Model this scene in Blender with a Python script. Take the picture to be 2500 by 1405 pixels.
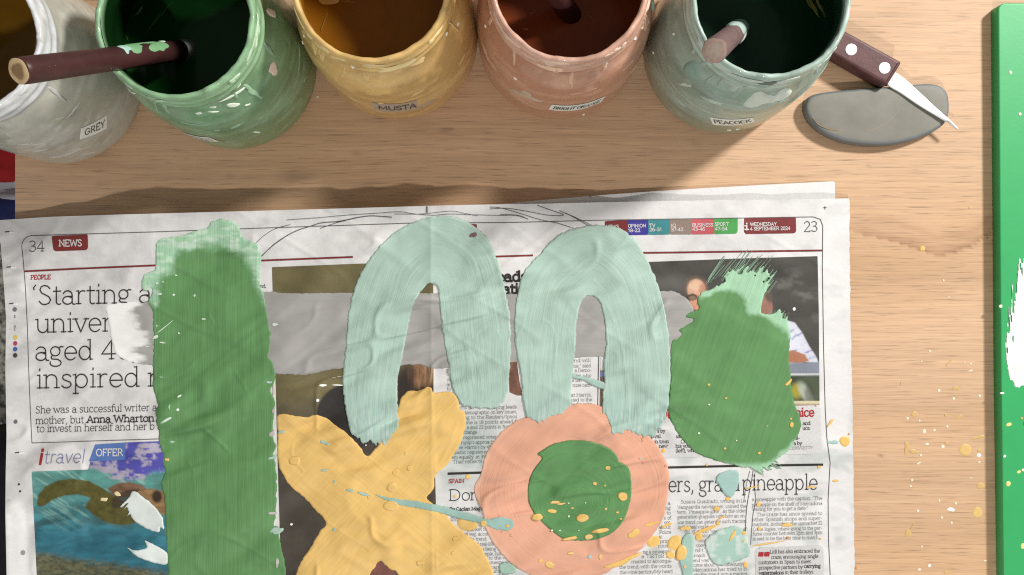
import bpy, math, random
import numpy as np
from mathutils import Vector

random.seed(7)
RNG = np.random.RandomState(11)
scene = bpy.context.scene
for o in list(bpy.data.objects):
    bpy.data.objects.remove(o)

# ------------------------------------------------------------------ camera, light, exposure
H = 0.545                  # camera height above the table top (m)
S = 0.278e-3               # metres on the table per unit of the layout sheet
CX, CY = 1250.0, 702.5
cam_d = bpy.data.cameras.new('camera')
cam = bpy.data.objects.new('camera', cam_d)
scene.collection.objects.link(cam)
cam.location = (0, 0, H)
cam_d.sensor_fit = 'HORIZONTAL'
cam_d.angle = 2 * math.atan(1250 * S / H)
cam_d.clip_start = 0.02
cam_d.clip_end = 20
scene.camera = cam

world = bpy.data.worlds.new('World')
scene.world = world
world.use_nodes = True
bg = world.node_tree.nodes['Background']
bg.inputs['Color'].default_value = (1.0, 0.98, 0.96, 1)
bg.inputs['Strength'].default_value = 0.27


def lamp(name, loc, target, size, power, color):
    d = bpy.data.lights.new(name, 'AREA')
    d.shape = 'DISK'
    d.size = size
    d.energy = power
    d.color = color
    o = bpy.data.objects.new(name, d)
    scene.collection.objects.link(o)
    o.location = loc
    o.rotation_euler = (Vector(target) - Vector(loc)).to_track_quat('-Z', 'Y').to_euler()
    return o


lamp('ceiling_lamp_far', (1.09, 0.81, 0.96), (0.1, 0.0, 0), 0.19, 32.0, (1.0, 0.97, 0.93))
lamp('ceiling_lamp_near', (0.05, -1.15, 1.15), (-0.05, 0, 0), 0.08, 11.8, (1.0, 0.97, 0.93))

scene.view_settings.view_transform = 'Standard'
scene.view_settings.look = 'None'
scene.view_settings.exposure = -0.10
scene.view_settings.gamma = 1.0
scene.view_settings.use_curve_mapping = False
scene.render.engine = 'CYCLES'
scene.cycles.use_denoising = False
scene.cycles.max_bounces = 8
scene.cycles.filter_width = 1.15


# ------------------------------------------------------------------ helpers
def lin(r, g, b):
    def f(c):
        c = c / 255.0
        return c / 12.92 if c <= 0.04045 else ((c + 0.055) / 1.055) ** 2.4
    return np.array([f(r), f(g), f(b)])


def wx(u, z=0.0):
    return (u - CX) * S * (H - z) / H


def wy(v, z=0.0):
    return -(v - CY) * S * (H - z) / H


TAB = RNG.rand(16, 256, 256) * 2 - 1


def vnoise(x, y, seed=0):
    x = np.asarray(x, float); y = np.asarray(y, float)
    t = TAB[seed % 16]
    xi = np.floor(x).astype(int); yi = np.floor(y).astype(int)
    fx = x - xi; fy = y - yi
    fx = fx * fx * fx * (fx * (fx * 6 - 15) + 10)
    fy = fy * fy * fy * (fy * (fy * 6 - 15) + 10)
    a = t[xi % 256, yi % 256]; b = t[(xi + 1) % 256, yi % 256]
    c = t[xi % 256, (yi + 1) % 256]; d = t[(xi + 1) % 256, (yi + 1) % 256]
    return (a * (1 - fx) + b * fx) * (1 - fy) + (c * (1 - fx) + d * fx) * fy


def fbm(x, y, seed=0, oc=4):
    s = 0; a = 1.0; n = 0
    for i in range(oc):
        s = s + a * vnoise(x * 2 ** i + 17.3 * i, y * 2 ** i + 5.1 * i, seed + i)
        n += a; a *= 0.5
    return s / n


def sstep(a, b, x):
    t = np.clip((x - a) / (b - a), 0, 1)
    return t * t * (3 - 2 * t)


def smooth_poly(pts, k=4, closed=True):
    p = np.array(pts, float); n = len(p); out = []
    rng = range(n) if closed else range(n - 1)
    for i in rng:
        if closed:
            p0, p1, p2, p3 = p[i - 1], p[i], p[(i + 1) % n], p[(i + 2) % n]
        else:
            p0, p1, p2, p3 = p[max(i - 1, 0)], p[i], p[i + 1], p[min(i + 2, n - 1)]
        for j in range(k):
            t = j / k
            out.append(0.5 * ((2 * p1) + (-p0 + p2) * t + (2 * p0 - 5 * p1 + 4 * p2 - p3) * t * t
                              + (-p0 + 3 * p1 - 3 * p2 + p3) * t ** 3))
    if not closed:
        out.append(p[-1])
    return np.array(out)


def sdf(poly, U, V):
    """signed distance to a closed polygon, negative inside"""
    shp = U.shape
    x = U.ravel(); y = V.ravel()
    d2 = np.full(x.shape, 1e18); ins = np.zeros(x.shape, bool)
    n = len(poly)
    for i in range(n):
        ax, ay = poly[i]; bx, by = poly[(i + 1) % n]
        ex, ey = bx - ax, by - ay
        l2 = ex * ex + ey * ey
        if l2 < 1e-12:
            continue
        t = np.clip(((x - ax) * ex + (y - ay) * ey) / l2, 0, 1)
        dx = x - ax - t * ex; dy = y - ay - t * ey
        d2 = np.minimum(d2, dx * dx + dy * dy)
        if ay != by:
            c = ((ay > y) != (by > y)) & (x < ex * (y - ay) / ey + ax)
            ins ^= c
    d = np.sqrt(d2)
    return np.where(ins, -d, d).reshape(shp)


def line_dist(pts, U, V):
    """distance and arc length to an open polyline"""
    best = np.full(U.shape, 1e18); arc = np.zeros(U.shape); s = 0; side = np.zeros(U.shape)
    for i in range(len(pts) - 1):
        ax, ay = pts[i]; bx, by = pts[i + 1]
        ex, ey = bx - ax, by - ay
        l = math.hypot(ex, ey)
        t = np.clip(((U - ax) * ex + (V - ay) * ey) / (l * l), 0, 1)
        d = np.hypot(U - ax - t * ex, V - ay - t * ey)
        sg = np.sign((U - ax) * ey - (V - ay) * ex)
        m = d < best
        best = np.where(m, d, best); arc = np.where(m, s + t * l, arc); side = np.where(m, sg, side)
        s += l
    return best, arc, side


def link(name, me, mat, parent=None):
    o = bpy.data.objects.new(name, me)
    scene.collection.objects.link(o)
    if mat is not None and len(me.materials) == 0:
        me.materials.append(mat)
    if parent is not None:
        o.parent = parent
        o.matrix_parent_inverse = parent.matrix_world.inverted()
    return o


def mesh_np(name, co, quads, col=None, uv=None, smooth=True, tris=None):
    me = bpy.data.meshes.new(name)
    co = np.asarray(co, np.float32)
    nq = len(quads) if quads is not None else 0
    nt = len(tris) if tris is not None else 0
    me.vertices.add(len(co)); me.vertices.foreach_set('co', co.ravel())
    idx = []
    if nq: idx.append(np.asarray(quads, np.int32).ravel())
    if nt: idx.append(np.asarray(tris, np.int32).ravel())
    idx = np.concatenate(idx)
    me.loops.add(len(idx)); me.loops.foreach_set('vertex_index', idx)
    st = np.concatenate([np.arange(nq) * 4, nq * 4 + np.arange(nt) * 3]).astype(np.int32)
    me.polygons.add(nq + nt); me.polygons.foreach_set('loop_start', st)
    me.polygons.foreach_set('use_smooth', np.full(nq + nt, smooth))
    me.update(calc_edges=True)
    me.validate()
    if col is not None:
        a = me.color_attributes.new('Col', 'FLOAT_COLOR', 'POINT')
        c = np.ones((len(co), 4), np.float32); c[:, :3] = np.clip(col, 0, 1)
        a.data.foreach_set('color', c.ravel())
    if uv is not None:
        l = me.uv_layers.new(name='UVMap')
        li = np.empty(len(me.loops), np.int32); me.loops.foreach_get('vertex_index', li)
        l.data.foreach_set('uv', np.asarray(uv, np.float32)[li].ravel())
    return me


def tag(o, label=None, cat=None, group=None, kind=None):
    if label: o['label'] = label
    if cat: o['category'] = cat
    if group: o['group'] = group
    if kind: o['kind'] = kind
    return o


def empty(name, loc, label, cat, group=None):
    o = bpy.data.objects.new(name, None)
    scene.collection.objects.link(o)
    o.location = loc
    o.empty_display_size = 0.02
    bpy.context.view_layer.update()
    return tag(o, label, cat, group)


# ------------------------------------------------------------------ materials
def base_mat(name, color=(0.5, 0.5, 0.5), rough=0.5, spec=0.4, metal=0.0, coat=0.0, vcol=False,
             noise=0.0, nscale=200.0, bump=0.0, bscale=600.0, uvbump=0.0, uvscale=(0.01, 0.35), bdist=0.0004):
    m = bpy.data.materials.new(name)
    m.use_nodes = True
    nt = m.node_tree; N = nt.nodes; L = nt.links
    b = N['Principled BSDF']
    b.inputs['Roughness'].default_value = rough
    b.inputs['Specular IOR Level'].default_value = spec
    b.inputs['Metallic'].default_value = metal
    b.inputs['Coat Weight'].default_value = coat
    b.inputs['Coat Roughness'].default_value = 0.06
    src = None
    if vcol:
        a = N.new('ShaderNodeAttribute'); a.attribute_name = 'Col'
        src = a.outputs['Color']
    else:
        c = N.new('ShaderNodeRGB'); c.outputs[0].default_value = (*color, 1)
        src = c.outputs[0]
    tc = N.new('ShaderNodeTexCoord')
    if noise > 0:
        n = N.new('ShaderNodeTexNoise'); n.inputs['Scale'].default_value = nscale
        n.inputs['Detail'].default_value = 6
        L.new(tc.outputs['Object'], n.inputs['Vector'])
        mr = N.new('ShaderNodeMapRange')
        mr.inputs['From Min'].default_value = 0.25; mr.inputs['From Max'].default_value = 0.75
        mr.inputs['To Min'].default_value = 1 - noise; mr.inputs['To Max'].default_value = 1 + noise
        L.new(n.outputs['Fac'], mr.inputs['Value'])
        mx = N.new('ShaderNodeVectorMath'); mx.operation = 'SCALE'
        L.new(src, mx.inputs[0]); L.new(mr.outputs['Result'], mx.inputs['Scale'])
        src = mx.outputs[0]
    L.new(src, b.inputs['Base Color'])
    nrm = None
    if bump > 0:
        n2 = N.new('ShaderNodeTexNoise'); n2.inputs['Scale'].default_value = bscale
        n2.inputs['Detail'].default_value = 5
        L.new(tc.outputs['Object'], n2.inputs['Vector'])
        bp = N.new('ShaderNodeBump'); bp.inputs['Strength'].default_value = bump
        bp.inputs['Distance'].default_value = bdist
        L.new(n2.outputs['Fac'], bp.inputs['Height'])
        nrm = bp.outputs['Normal']
    if uvbump > 0:
        mp = N.new('ShaderNodeMapping'); mp.inputs['Scale'].default_value = (uvscale[0], uvscale[1], 1)
        L.new(tc.outputs['UV'], mp.inputs['Vector'])
        n3 = N.new('ShaderNodeTexNoise'); n3.inputs['Scale'].default_value = 1.0
        n3.inputs['Detail'].default_value = 4; n3.inputs['Roughness'].default_value = 0.6
        L.new(mp.outputs[0], n3.inputs['Vector'])
        bp2 = N.new('ShaderNodeBump'); bp2.inputs['Strength'].default_value = uvbump
        bp2.inputs['Distance'].default_value = 0.0006
        L.new(n3.outputs['Fac'], bp2.inputs['Height'])
        if nrm is not None: L.new(nrm, bp2.inputs['Normal'])
        nrm = bp2.outputs['Normal']
    if nrm is not None:
        L.new(nrm, b.inputs['Normal'])
    return m


M_paint = base_mat('dried_paint', vcol=True, rough=0.55, spec=0.3, noise=0.04, nscale=90, bump=0.12, bscale=500, uvbump=0.55)
M_drop = base_mat('paint_drops', vcol=True, rough=0.42, spec=0.4, noise=0.05, nscale=300)
M_print = base_mat('printed_ink', vcol=True, rough=0.62, spec=0.25, noise=0.10, nscale=900, bump=0.15, bscale=900)
M_paper = base_mat('newsprint', vcol=True, rough=0.65, spec=0.2, noise=0.035, nscale=700, bump=0.35, bscale=260, bdist=0.0006)
M_ink = base_mat('black_ink', color=(0.030, 0.027, 0.026), rough=0.65, spec=0.2)
M_body = base_mat('newspaper_body_ink', color=(0.055, 0.05, 0.05), rough=0.65, spec=0.2)
M_inkgrey = base_mat('grey_ink', color=(0.09, 0.085, 0.085), rough=0.65, spec=0.2)
M_inkfade = base_mat('pale_grey_ink', color=(0.28, 0.27, 0.27), rough=0.65, spec=0.2)
M_inkred = base_mat('red_ink', color=tuple(lin(165, 45, 50)), rough=0.6, spec=0.2)
M_maroon = base_mat('maroon_ink', color=tuple(lin(118, 46, 46)), rough=0.6, spec=0.2, noise=0.1, nscale=800)
M_inkwhite = base_mat('knocked_out_white', color=(0.68, 0.66, 0.64), rough=0.65, spec=0.2)
M_pencil = base_mat('pencil', color=(0.045, 0.045, 0.05), rough=0.5)
M_lilac = base_mat('lilac_ink', color=tuple(lin(125, 125, 165)), rough=0.6, spec=0.2)

# ------------------------------------------------------------------ table (the setting)
def wood_mat():
    m = bpy.data.materials.new('wood_veneer'); m.use_nodes = True
    nt = m.node_tree; N = nt.nodes; L = nt.links
    b = N['Principled BSDF']; b.inputs['Roughness'].default_value = 0.5
    b.inputs['Specular IOR Level'].default_value = 0.3
    tc = N.new('ShaderNodeTexCoord')

    def noise(scale, detail=5, rough=0.6, vec=None, dist=0.0):
        mp = N.new('ShaderNodeMapping'); mp.inputs['Scale'].default_value = scale
        L.new(vec or tc.outputs['Object'], mp.inputs['Vector'])
        n = N.new('ShaderNodeTexNoise'); n.inputs['Scale'].default_value = 1
        n.inputs['Detail'].default_value = detail; n.inputs['Roughness'].default_value = rough
        n.inputs['Distortion'].default_value = dist
        L.new(mp.outputs[0], n.inputs['Vector'])
        return n.outputs['Fac']

    def rng(v, a, b_, c, d):
        r = N.new('ShaderNodeMapRange'); L.new(v, r.inputs['Value'])
        for k, x in zip(('From Min', 'From Max', 'To Min', 'To Max'), (a, b_, c, d)):
            r.inputs[k].default_value = x
        return r.outputs['Result']

    def mul(x, y):
        n = N.new('ShaderNodeMath'); n.operation = 'MULTIPLY'
        L.new(x, n.inputs[0]); L.new(y, n.inputs[1]); return n.outputs[0]
    # grain is bent by a slow wander
    wob = N.new('ShaderNodeVectorMath'); wob.operation = 'ADD'
    wn = noise((3.0, 5.0, 1), 2)
    cmb = N.new('ShaderNodeCombineXYZ')
    L.new(rng(wn, 0, 1, -0.006, 0.006), cmb.inputs['Y'])
    L.new(tc.outputs['Object'], wob.inputs[0]); L.new(cmb.outputs[0], wob.inputs[1])
    W = wob.outputs[0]
    broad = noise((1.2, 20, 1), 4, 0.5, W)
    bands = noise((4, 230, 1), 5, 0.7, W)
    fibre = noise((16, 780, 1), 4, 0.75, W)
    dash = noise((38, 1000, 1), 2, 0.6, W)
    hue = noise((2.2, 9, 1), 3, 0.5)
    ramp = N.new('ShaderNodeMix'); ramp.data_type = 'RGBA'
    ramp.inputs['A'].default_value = (*lin(204, 166, 129), 1)
    ramp.inputs['B'].default_value = (*lin(214, 179, 146), 1)
    L.new(rng(hue, 0.35, 0.65, 0, 1), ramp.inputs['Factor'])
    f = mul(mul(rng(broad, 0.25, 0.75, 0.86, 1.10), rng(bands, 0.25, 0.75, 0.87, 1.09)),
            mul(rng(fibre, 0.3, 0.7, 0.83, 1.12), rng(dash, 0.56, 0.72, 1.0, 0.60)))
    at = N.new('ShaderNodeAttribute'); at.attribute_name = 'Col'
    mx = N.new('ShaderNodeVectorMath'); mx.operation = 'SCALE'
    L.new(ramp.outputs['Result'], mx.inputs[0]); L.new(f, mx.inputs['Scale'])
    mx2 = N.new('ShaderNodeVectorMath'); mx2.operation = 'MULTIPLY'
    L.new(mx.outputs[0], mx2.inputs[0]); L.new(at.outputs['Color'], mx2.inputs[1])
    L.new(mx2.outputs[0], b.inputs['Base Color'])
    bp = N.new('ShaderNodeBump'); bp.inputs['Strength'].default_value = 0.25
    bp.inputs['Distance'].default_value = 0.0003
    L.new(mul(fibre, bands), bp.inputs['Height']); L.new(bp.outputs[0], b.inputs['Normal'])
    return m


def build_table():
    step = 7.0
    us = np.concatenate([[37.0], np.arange(44, 2900, step)])
    vs = np.arange(-420, 1900, step)
    U, V = np.meshgrid(us, vs)
    co = np.stack([wx(U), wy(V), np.zeros_like(U)], -1).reshape(-1, 3)
    col = np.ones(U.shape + (3,))
    # the figure that dips across the veneer at the right
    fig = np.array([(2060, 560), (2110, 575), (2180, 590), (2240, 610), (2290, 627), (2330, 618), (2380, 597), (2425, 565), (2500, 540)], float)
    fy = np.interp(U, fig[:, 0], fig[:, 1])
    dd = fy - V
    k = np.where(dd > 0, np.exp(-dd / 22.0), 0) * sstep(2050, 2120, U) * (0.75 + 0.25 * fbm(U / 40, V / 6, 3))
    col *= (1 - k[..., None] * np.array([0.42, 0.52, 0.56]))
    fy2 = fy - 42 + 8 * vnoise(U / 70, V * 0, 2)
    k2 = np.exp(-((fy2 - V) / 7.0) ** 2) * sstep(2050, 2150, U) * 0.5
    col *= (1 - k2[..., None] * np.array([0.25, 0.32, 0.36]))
    # small knots and pin marks
    for (a, b_, r, s) in ((720, 430, 30, .22), (900, 455, 22, .12), (1100, 315, 7, .35), (1040, 312, 26, .12), (1085, 318, 9, .4), (870, 375, 9, .25),
                          (640, 480, 25, .15), (2300, 120, 8, .18), (2120, 405, 5, .3), (2260, 760, 4, .35), (2150, 1112, 5, .5), (2210, 1158, 4, .5), (2105, 655, 3, .4), (1950, 440, 14, .12), (1500, 400, 16, .14), (300, 470, 40, .08), (560, 430, 10, .2), (1700, 350, 12, .14), (2075, 60, 60, .10), (2190, 30, 40, .08)):
        d = np.hypot((U - a) / 2.2, V - b_) / r
        col *= (1 - s * np.exp(-d * d * 3)[..., None])
    nr, nc = U.shape
    i = np.arange(nr * nc).reshape(nr, nc)
    q = np.stack([i[:-1, :-1], i[1:, :-1], i[1:, 1:], i[:-1, 1:]], -1).reshape(-1, 4)
    # slab under the veneer
    x0, x1, y0, y1 = wx(37), wx(us[-1]), wy(vs[-1]), wy(vs[0])
    n = len(co)
    zt, zb = -0.0002, -0.024
    bx = np.array([(x0, y0, zt), (x1, y0, zt), (x1, y1, zt), (x0, y1, zt), (x0, y0, zb), (x1, y0, zb), (x1, y1, zb), (x0, y1, zb)])
    bq = np.array([(4, 7, 6, 5), (0, 1, 5, 4), (1, 2, 6, 5), (2, 3, 7, 6), (3, 0, 4, 7)]) + n
    co = np.vstack([co, bx]); q = np.vstack([q, bq])
    cc = np.vstack([col.reshape(-1, 3), np.full((8, 3), 0.7)])
    me = mesh_np('tabletop', co, q, cc, smooth=False)
    o = link('tabletop', me, wood_mat())
    return tag(o, 'pale wood veneer tabletop with fine horizontal grain and paint spots', None, None, 'structure')


TABLE = build_table()


def floor_mat():
    m = bpy.data.materials.new('speckled_floor'); m.use_nodes = True
    N = m.node_tree.nodes; L = m.node_tree.links; b = N['Principled BSDF']
    tc = N.new('ShaderNodeTexCoord')
    n = N.new('ShaderNodeTexNoise'); n.inputs['Scale'].default_value = 110; n.inputs['Detail'].default_value = 4
    L.new(tc.outputs['Object'], n.inputs['Vector'])
    r = N.new('ShaderNodeValToRGB')
    r.color_ramp.elements[0].position = 0.36; r.color_ramp.elements[0].color = (0.10, 0.10, 0.085, 1)
    r.color_ramp.elements[1].position = 0.62; r.color_ramp.elements[1].color = (0.62, 0.62, 0.52, 1)
    L.new(n.outputs['Fac'], r.inputs['Fac']); L.new(r.outputs['Color'], b.inputs['Base Color'])
    b.inputs['Roughness'].default_value = 0.6
    return m


FZ = -0.72
me = mesh_np('floor', [(-4, -4, FZ), (4, -4, FZ), (4, 4, FZ), (-4, 4, FZ)], [(0, 1, 2, 3)], smooth=False)
tag(link('floor', me, floor_mat()), kind='structure')

# ------------------------------------------------------------------ newspaper surface
TOP = np.array([(-60, 542), (0, 538), (120, 530), (300, 524), (600, 516), (850, 509), (1045, 503), (1180, 500), (1320, 498), (1480, 494), (1700, 490), (2073, 485)], float)
LIFT = np.array([(-60, 0), (40, 0.0), (90, 0.6), (200, 5.5), (300, 12), (370, 14.0), (430, 12.2), (520, 10.5), (640, 9.5), (720, 9.2), (800, 9.8), (900, 11),
                 (980, 11.5), (1050, 10.5), (1150, 8.0), (1250, 6.2), (1380, 3.8), (1500, 2.0), (1700, 1.0), (2100, 0.4)], float)


def zp(U, V):
    """height of the newspaper (m) at layout point U, V"""
    U = np.asarray(U, float); V = np.asarray(V, float)
    vt = np.interp(U, TOP[:, 0], TOP[:, 1])
    li = np.interp(U, LIFT[:, 0], LIFT[:, 1])
    li = li * np.exp(-np.clip(V - vt, 0, None) / 130.0)
    a = (U * 0.80 - V * 0.60); b = (U * 0.60 + V * 0.80)     # creases run from lower left to upper right
    w = 1.35 * vnoise(a / 260, b / 85, 1) + 1.0 * vnoise(a / 150 + 3, b / 46, 4)
    c = (U * 0.86 + V * 0.5); d = (-U * 0.5 + V * 0.86)
    w += 0.60 * vnoise(c / 210, d / 58 + 9, 6) + 0.48 * vnoise(a / 110 + 5, b / 30, 11) * sstep(-.3, .4, vnoise(U / 160, V / 120, 14)) + 0.7 * sstep(.0, .5, vnoise(U / 190 + 4, V / 150 + 2, 15)) * vnoise(U / 120, V / 34, 12)
    # sharp creases
    w += 0.45 * np.exp(-(vnoise(a / 330 + 7, b / 120 + 2, 8) / .17) ** 2)
    w += 0.35 * np.exp(-(vnoise(c / 240 + 1, d / 100 + 5, 9) / .17) ** 2)
    w += 0.14 * np.exp(-(vnoise(a / 120 + 2, b / 60 + 8, 13) / .2) ** 2)
    w += 0.13 * vnoise(U / 26, V / 22, 3)
    quiet = 0.55 + 0.45 * sstep(2080, 1700, U)
    fold = 0.8 * np.exp(-np.abs(U - 1053 - 0.004 * (V - 900)) / 13.0)
    w = w * 1.25
    mk = sstep(540, 620, V) * sstep(1760, 1600, U) * sstep(-.25, .35, vnoise(U / 150 + 2, V / 110 + 6, 10))
    w = w + mk * (2.5 * vnoise(U / 125, (V + 0.28 * U) / 30, 7) + 0.5 * vnoise(U / 80 + 3, (V + 0.4 * U) / 24, 11) + 1.2 * np.exp(-(vnoise(U / 140 + 5, (V + .2 * U) / 70 + 3, 14) / .13) ** 2))
    z = 5.2 + w * quiet + fold + li + 9.0 * sstep(62 + (V - 1230) * 0.08, 14, U) * sstep(1215, 1262, V)
    edge = sstep(2085, 1990, U)
    z = 0.9 + (z - 0.9) * (0.45 + 0.55 * edge)
    return np.maximum(z, 0.5) * 1e-3


def on_paper(U, V, off=0.0):
    z = zp(U, V) + off
    return np.stack([wx(U, z), wy(V, z), z], -1)


def on_flat(z0):
    def f(U, V, off=0.0):
        z = z0 + off + 0 * np.asarray(U, float)
        return np.stack([wx(U, z), wy(V, z), z], -1)
    return f


def sheet(name, poly, step, mat, parent, surf, off=None, col=None, uv=None, mod=None, pad=None):
    """grid mesh of a flat shape with a clean snapped outline; off(U,V,d) height over the surface, d = distance inside the edge"""
    poly = np.asarray(poly, float)
    pad = step * 3 if pad is None else pad
    us = np.arange(poly[:, 0].min() - pad, poly[:, 0].max() + pad + step, step)
    vs = np.arange(poly[:, 1].min() - pad, poly[:, 1].max() + pad + step, step)
    U, V = np.meshgrid(us, vs)
    D = sdf(poly, U, V)
    if mod is not None:
        D = mod(U, V, D)
    gv, gu = np.gradient(D, step)
    g = np.hypot(gu, gv) + 1e-9
    out = (D > 0)
    lim = 1.5 * step
    near = out & (D < lim * np.maximum(g, 0.3))
    sh = np.where(near, np.minimum(D / np.maximum(g, 0.3), lim), 0)
    U2 = U - sh * gu / g; V2 = V - sh * gv / g
    keepv = (~out) | near
    i = np.arange(U.size).reshape(U.shape)
    a, b, c, d = i[:-1, :-1], i[1:, :-1], i[1:, 1:], i[:-1, 1:]
    kf = keepv.ravel()
    inn = (~out).ravel()
    m = (kf[a] & kf[b] & kf[c] & kf[d]) & (inn[a] | inn[b] | inn[c] | inn[d])
    q = np.stack([a[m], b[m], c[m], d[m]], -1)
    used, inv = np.unique(q.ravel(), return_inverse=True)
    q = inv.reshape(-1, 4)
    u = U2.ravel()[used]; v = V2.ravel()[used]; dd = np.maximum(-D.ravel()[used], 0)
    o = off(u, v, dd) if callable(off) else (off or 0.0)
    co = surf(u, v, o)
    cc = None
    if col is not None:
        cc = col(u, v, dd) if callable(col) else np.tile(np.asarray(col, float), (len(u), 1))
    uu = uv(u, v) if uv is not None else None
    me = mesh_np(name, co, q, cc, uu)
    return link(name, me, mat, parent)


# ------------------------------------------------------------------ a slab-serif stroke alphabet
def A(cx, cy, rx, ry, a0, a1, n=None):
    n = n or max(5, int(abs(a1 - a0) / 22))
    t = np.radians(np.linspace(a0, a1, n))
    return [(cx + rx * math.cos(k), cy + ry * math.sin(k)) for k in t]


def E(cx, cy, rx, ry):
    return A(cx, cy, rx, ry, 0, 360, 19)


C_ = 1.42; D_ = 1.5; P_ = -0.45
G = {}


def g(ch, adv, strokes, serifs=()):
    G[ch] = (adv, strokes, serifs)


g('a', 0.98, [A(.42, .66, .33, .34, 155, 0) + [(.75, .12), (.82, 0), (.95, 0)], A(.42, .29, .34, .29, 40, 335), [(.42, .58), (.75, .58)]])
g('b', 1.05, [[(.16, D_), (.16, 0)], E(.53, .5, .38, .5)], [(.16, D_, -1)])
g('c', 0.92, [A(.5, .5, .4, .5, 42, 318)])
g('d', 1.08, [[(.86, D_), (.86, 0)], E(.49, .5, .38, .5)], [(.86, D_, -1), (.86, 0, 1)])
g('e', 0.96, [A(.49, .5, .40, .5, 0, 318), [(.09, .5), (.89, .5)]])
g('f', 0.62, [[(.26, 0), (.26, 1.15)] + A(.52, 1.15, .26, .33, 180, 50), [(.04, .98), (.58, .98)]], [(.26, 0, 0)])
g('g', 0.98, [E(.42, .66, .32, .34), [(.24, .38), (.13, .24), (.2, .1), (.6, .06)] + A(.44, -.2, .38, .26, 60, -200), [(.66, .9), (.78, 1.0), (.95, .98)]])
g('h', 1.08, [[(.18, D_), (.18, 0)], A(.52, .62, .34, .38, 170, 0) + [(.86, 0)]], [(.18, D_, -1), (.18, 0, 0), (.86, 0, 0)])
g('i', 0.48, [[(.24, 1), (.24, 0)], [(.24, 1.3), (.24, 1.44)]], [(.24, 1, -1), (.24, 0, 0)])
g('j', 0.45, [[(.28, 1), (.28, -.2)] + A(.08, -.2, .2, .25, 0, -90), [(.28, 1.3), (.28, 1.44)]], [(.28, 1, -1)])
g('k', 1.0, [[(.18, D_), (.18, 0)], [(.78, 1), (.2, .42)], [(.4, .6), (.84, 0)]], [(.18, D_, -1), (.18, 0, 0), (.78, 1, 0), (.84, 0, 0)])
g('l', 0.48, [[(.24, D_), (.24, 0)]], [(.24, D_, -1), (.24, 0, 0)])
g('m', 1.62, [[(.18, 1), (.18, 0)], A(.49, .62, .31, .38, 170, 0) + [(.80, 0)], A(1.11, .62, .31, .38, 170, 0) + [(1.42, 0)]], [(.18, 1, -1), (.18, 0, 0), (.8, 0, 0), (1.42, 0, 0)])
g('n', 1.08, [[(.18, 1), (.18, 0)], A(.52, .62, .34, .38, 170, 0) + [(.86, 0)]], [(.18, 1, -1), (.18, 0, 0), (.86, 0, 0)])
g('o', 1.0, [E(.5, .5, .41, .5)])
g('p', 1.06, [[(.18, 1), (.18, P_)], E(.55, .5, .38, .5)], [(.18, 1, -1), (.18, P_, 0)])
g('q', 1.06, [[(.88, 1), (.88, P_)], E(.50, .5, .38, .5)], [(.88, P_, 0)])
g('r', 0.76, [[(.22, 1), (.22, 0)], A(.52, .6, .30, .39, 175, 62)], [(.22, 1, -1), (.22, 0, 0)])
g('s', 0.82, [[(.68, .84), (.55, .97), (.38, 1.0), (.2, .92), (.15, .75), (.25, .6), (.45, .51), (.63, .42), (.71, .25), (.62, .08), (.42, 0), (.25, .03), (.1, .17)]])
g('t', 0.64, [[(.27, 1.3), (.27, .2)] + A(.46, .2, .19, .2, 180, 310), [(.05, .98), (.58, .98)]])
g('u', 1.08, [[(.18, 1), (.18, .38)] + A(.52, .38, .34, .38, 180, 350), [(.86, 1), (.86, 0)]], [(.18, 1, -1), (.86, 1, -1), (.86, 0, 1)])
g('v', 0.96, [[(.1, 1), (.48, 0), (.86, 1)]], [(.1, 1, 0), (.86, 1, 0)])
g('w', 1.42, [[(.1, 1), (.42, 0), (.71, .95), (1.0, 0), (1.32, 1)]], [(.1, 1, 0), (1.32, 1, 0)])
g('x', 0.96, [[(.12, 1), (.84, 0)], [(.84, 1), (.12, 0)]], [(.12, 1, 0), (.84, 1, 0), (.12, 0, 0), (.84, 0, 0)])
g('y', 0.96, [[(.1, 1), (.5, 0)], [(.88, 1), (.4, -.28), (.25, -.43), (.08, -.4)]], [(.1, 1, 0), (.88, 1, 0)])
g('z', 0.86, [[(.12, .85), (.12, 1), (.76, 1), (.1, 0), (.78, 0), (.78, .16)]])
g('A', 1.34, [[(.14, 0), (.67, C_), (1.2, 0)], [(.34, .48), (1.0, .48)]], [(.14, 0, 0), (1.2, 0, 0)])
g('B', 1.2, [[(.2, 0), (.2, C_), (.65, C_)] + A(.65, 1.08, .33, .34, 80, -80) + [(.2, .74)], [(.65, .74)] + A(.68, .37, .38, .37, 80, -80) + [(.2, 0)]])
g('C', 1.24, [A(.66, .71, .54, .71, 45, 315)])
g('D', 1.4, [[(.2, 0), (.2, C_), (.62, C_)] + A(.62, .71, .62, .71, 85, -85) + [(.2, 0)]], [(.2, 0, -1), (.2, C_, -1)])
g('E', 1.12, [[(.95, 1.2), (.95, C_), (.2, C_), (.2, 0), (.98, 0), (.98, .22)], [(.2, .73), (.78, .73)]], [(.2, 0, -1), (.2, C_, -1)])
g('F', 1.05, [[(.92, 1.2), (.92, C_), (.2, C_), (.2, 0)], [(.2, .73), (.75, .73)]], [(.2, 0, 0), (.2, C_, -1)])
g('G', 1.34, [A(.66, .71, .54, .71, 45, 330) + [(1.14, .66), (.72, .66)]])
g('H', 1.44, [[(.2, 0), (.2, C_)], [(1.22, 0), (1.22, C_)], [(.2, .73), (1.22, .73)]], [(.2, 0, 0), (.2, C_, 0), (1.22, 0, 0), (1.22, C_, 0)])
g('I', 0.6, [[(.3, 0), (.3, C_)]], [(.3, 0, 0), (.3, C_, 0)])
g('J', 0.8, [[(.58, C_), (.58, .3)] + A(.33, .3, .25, .3, 0, -150)], [(.58, C_, 0)])
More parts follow.
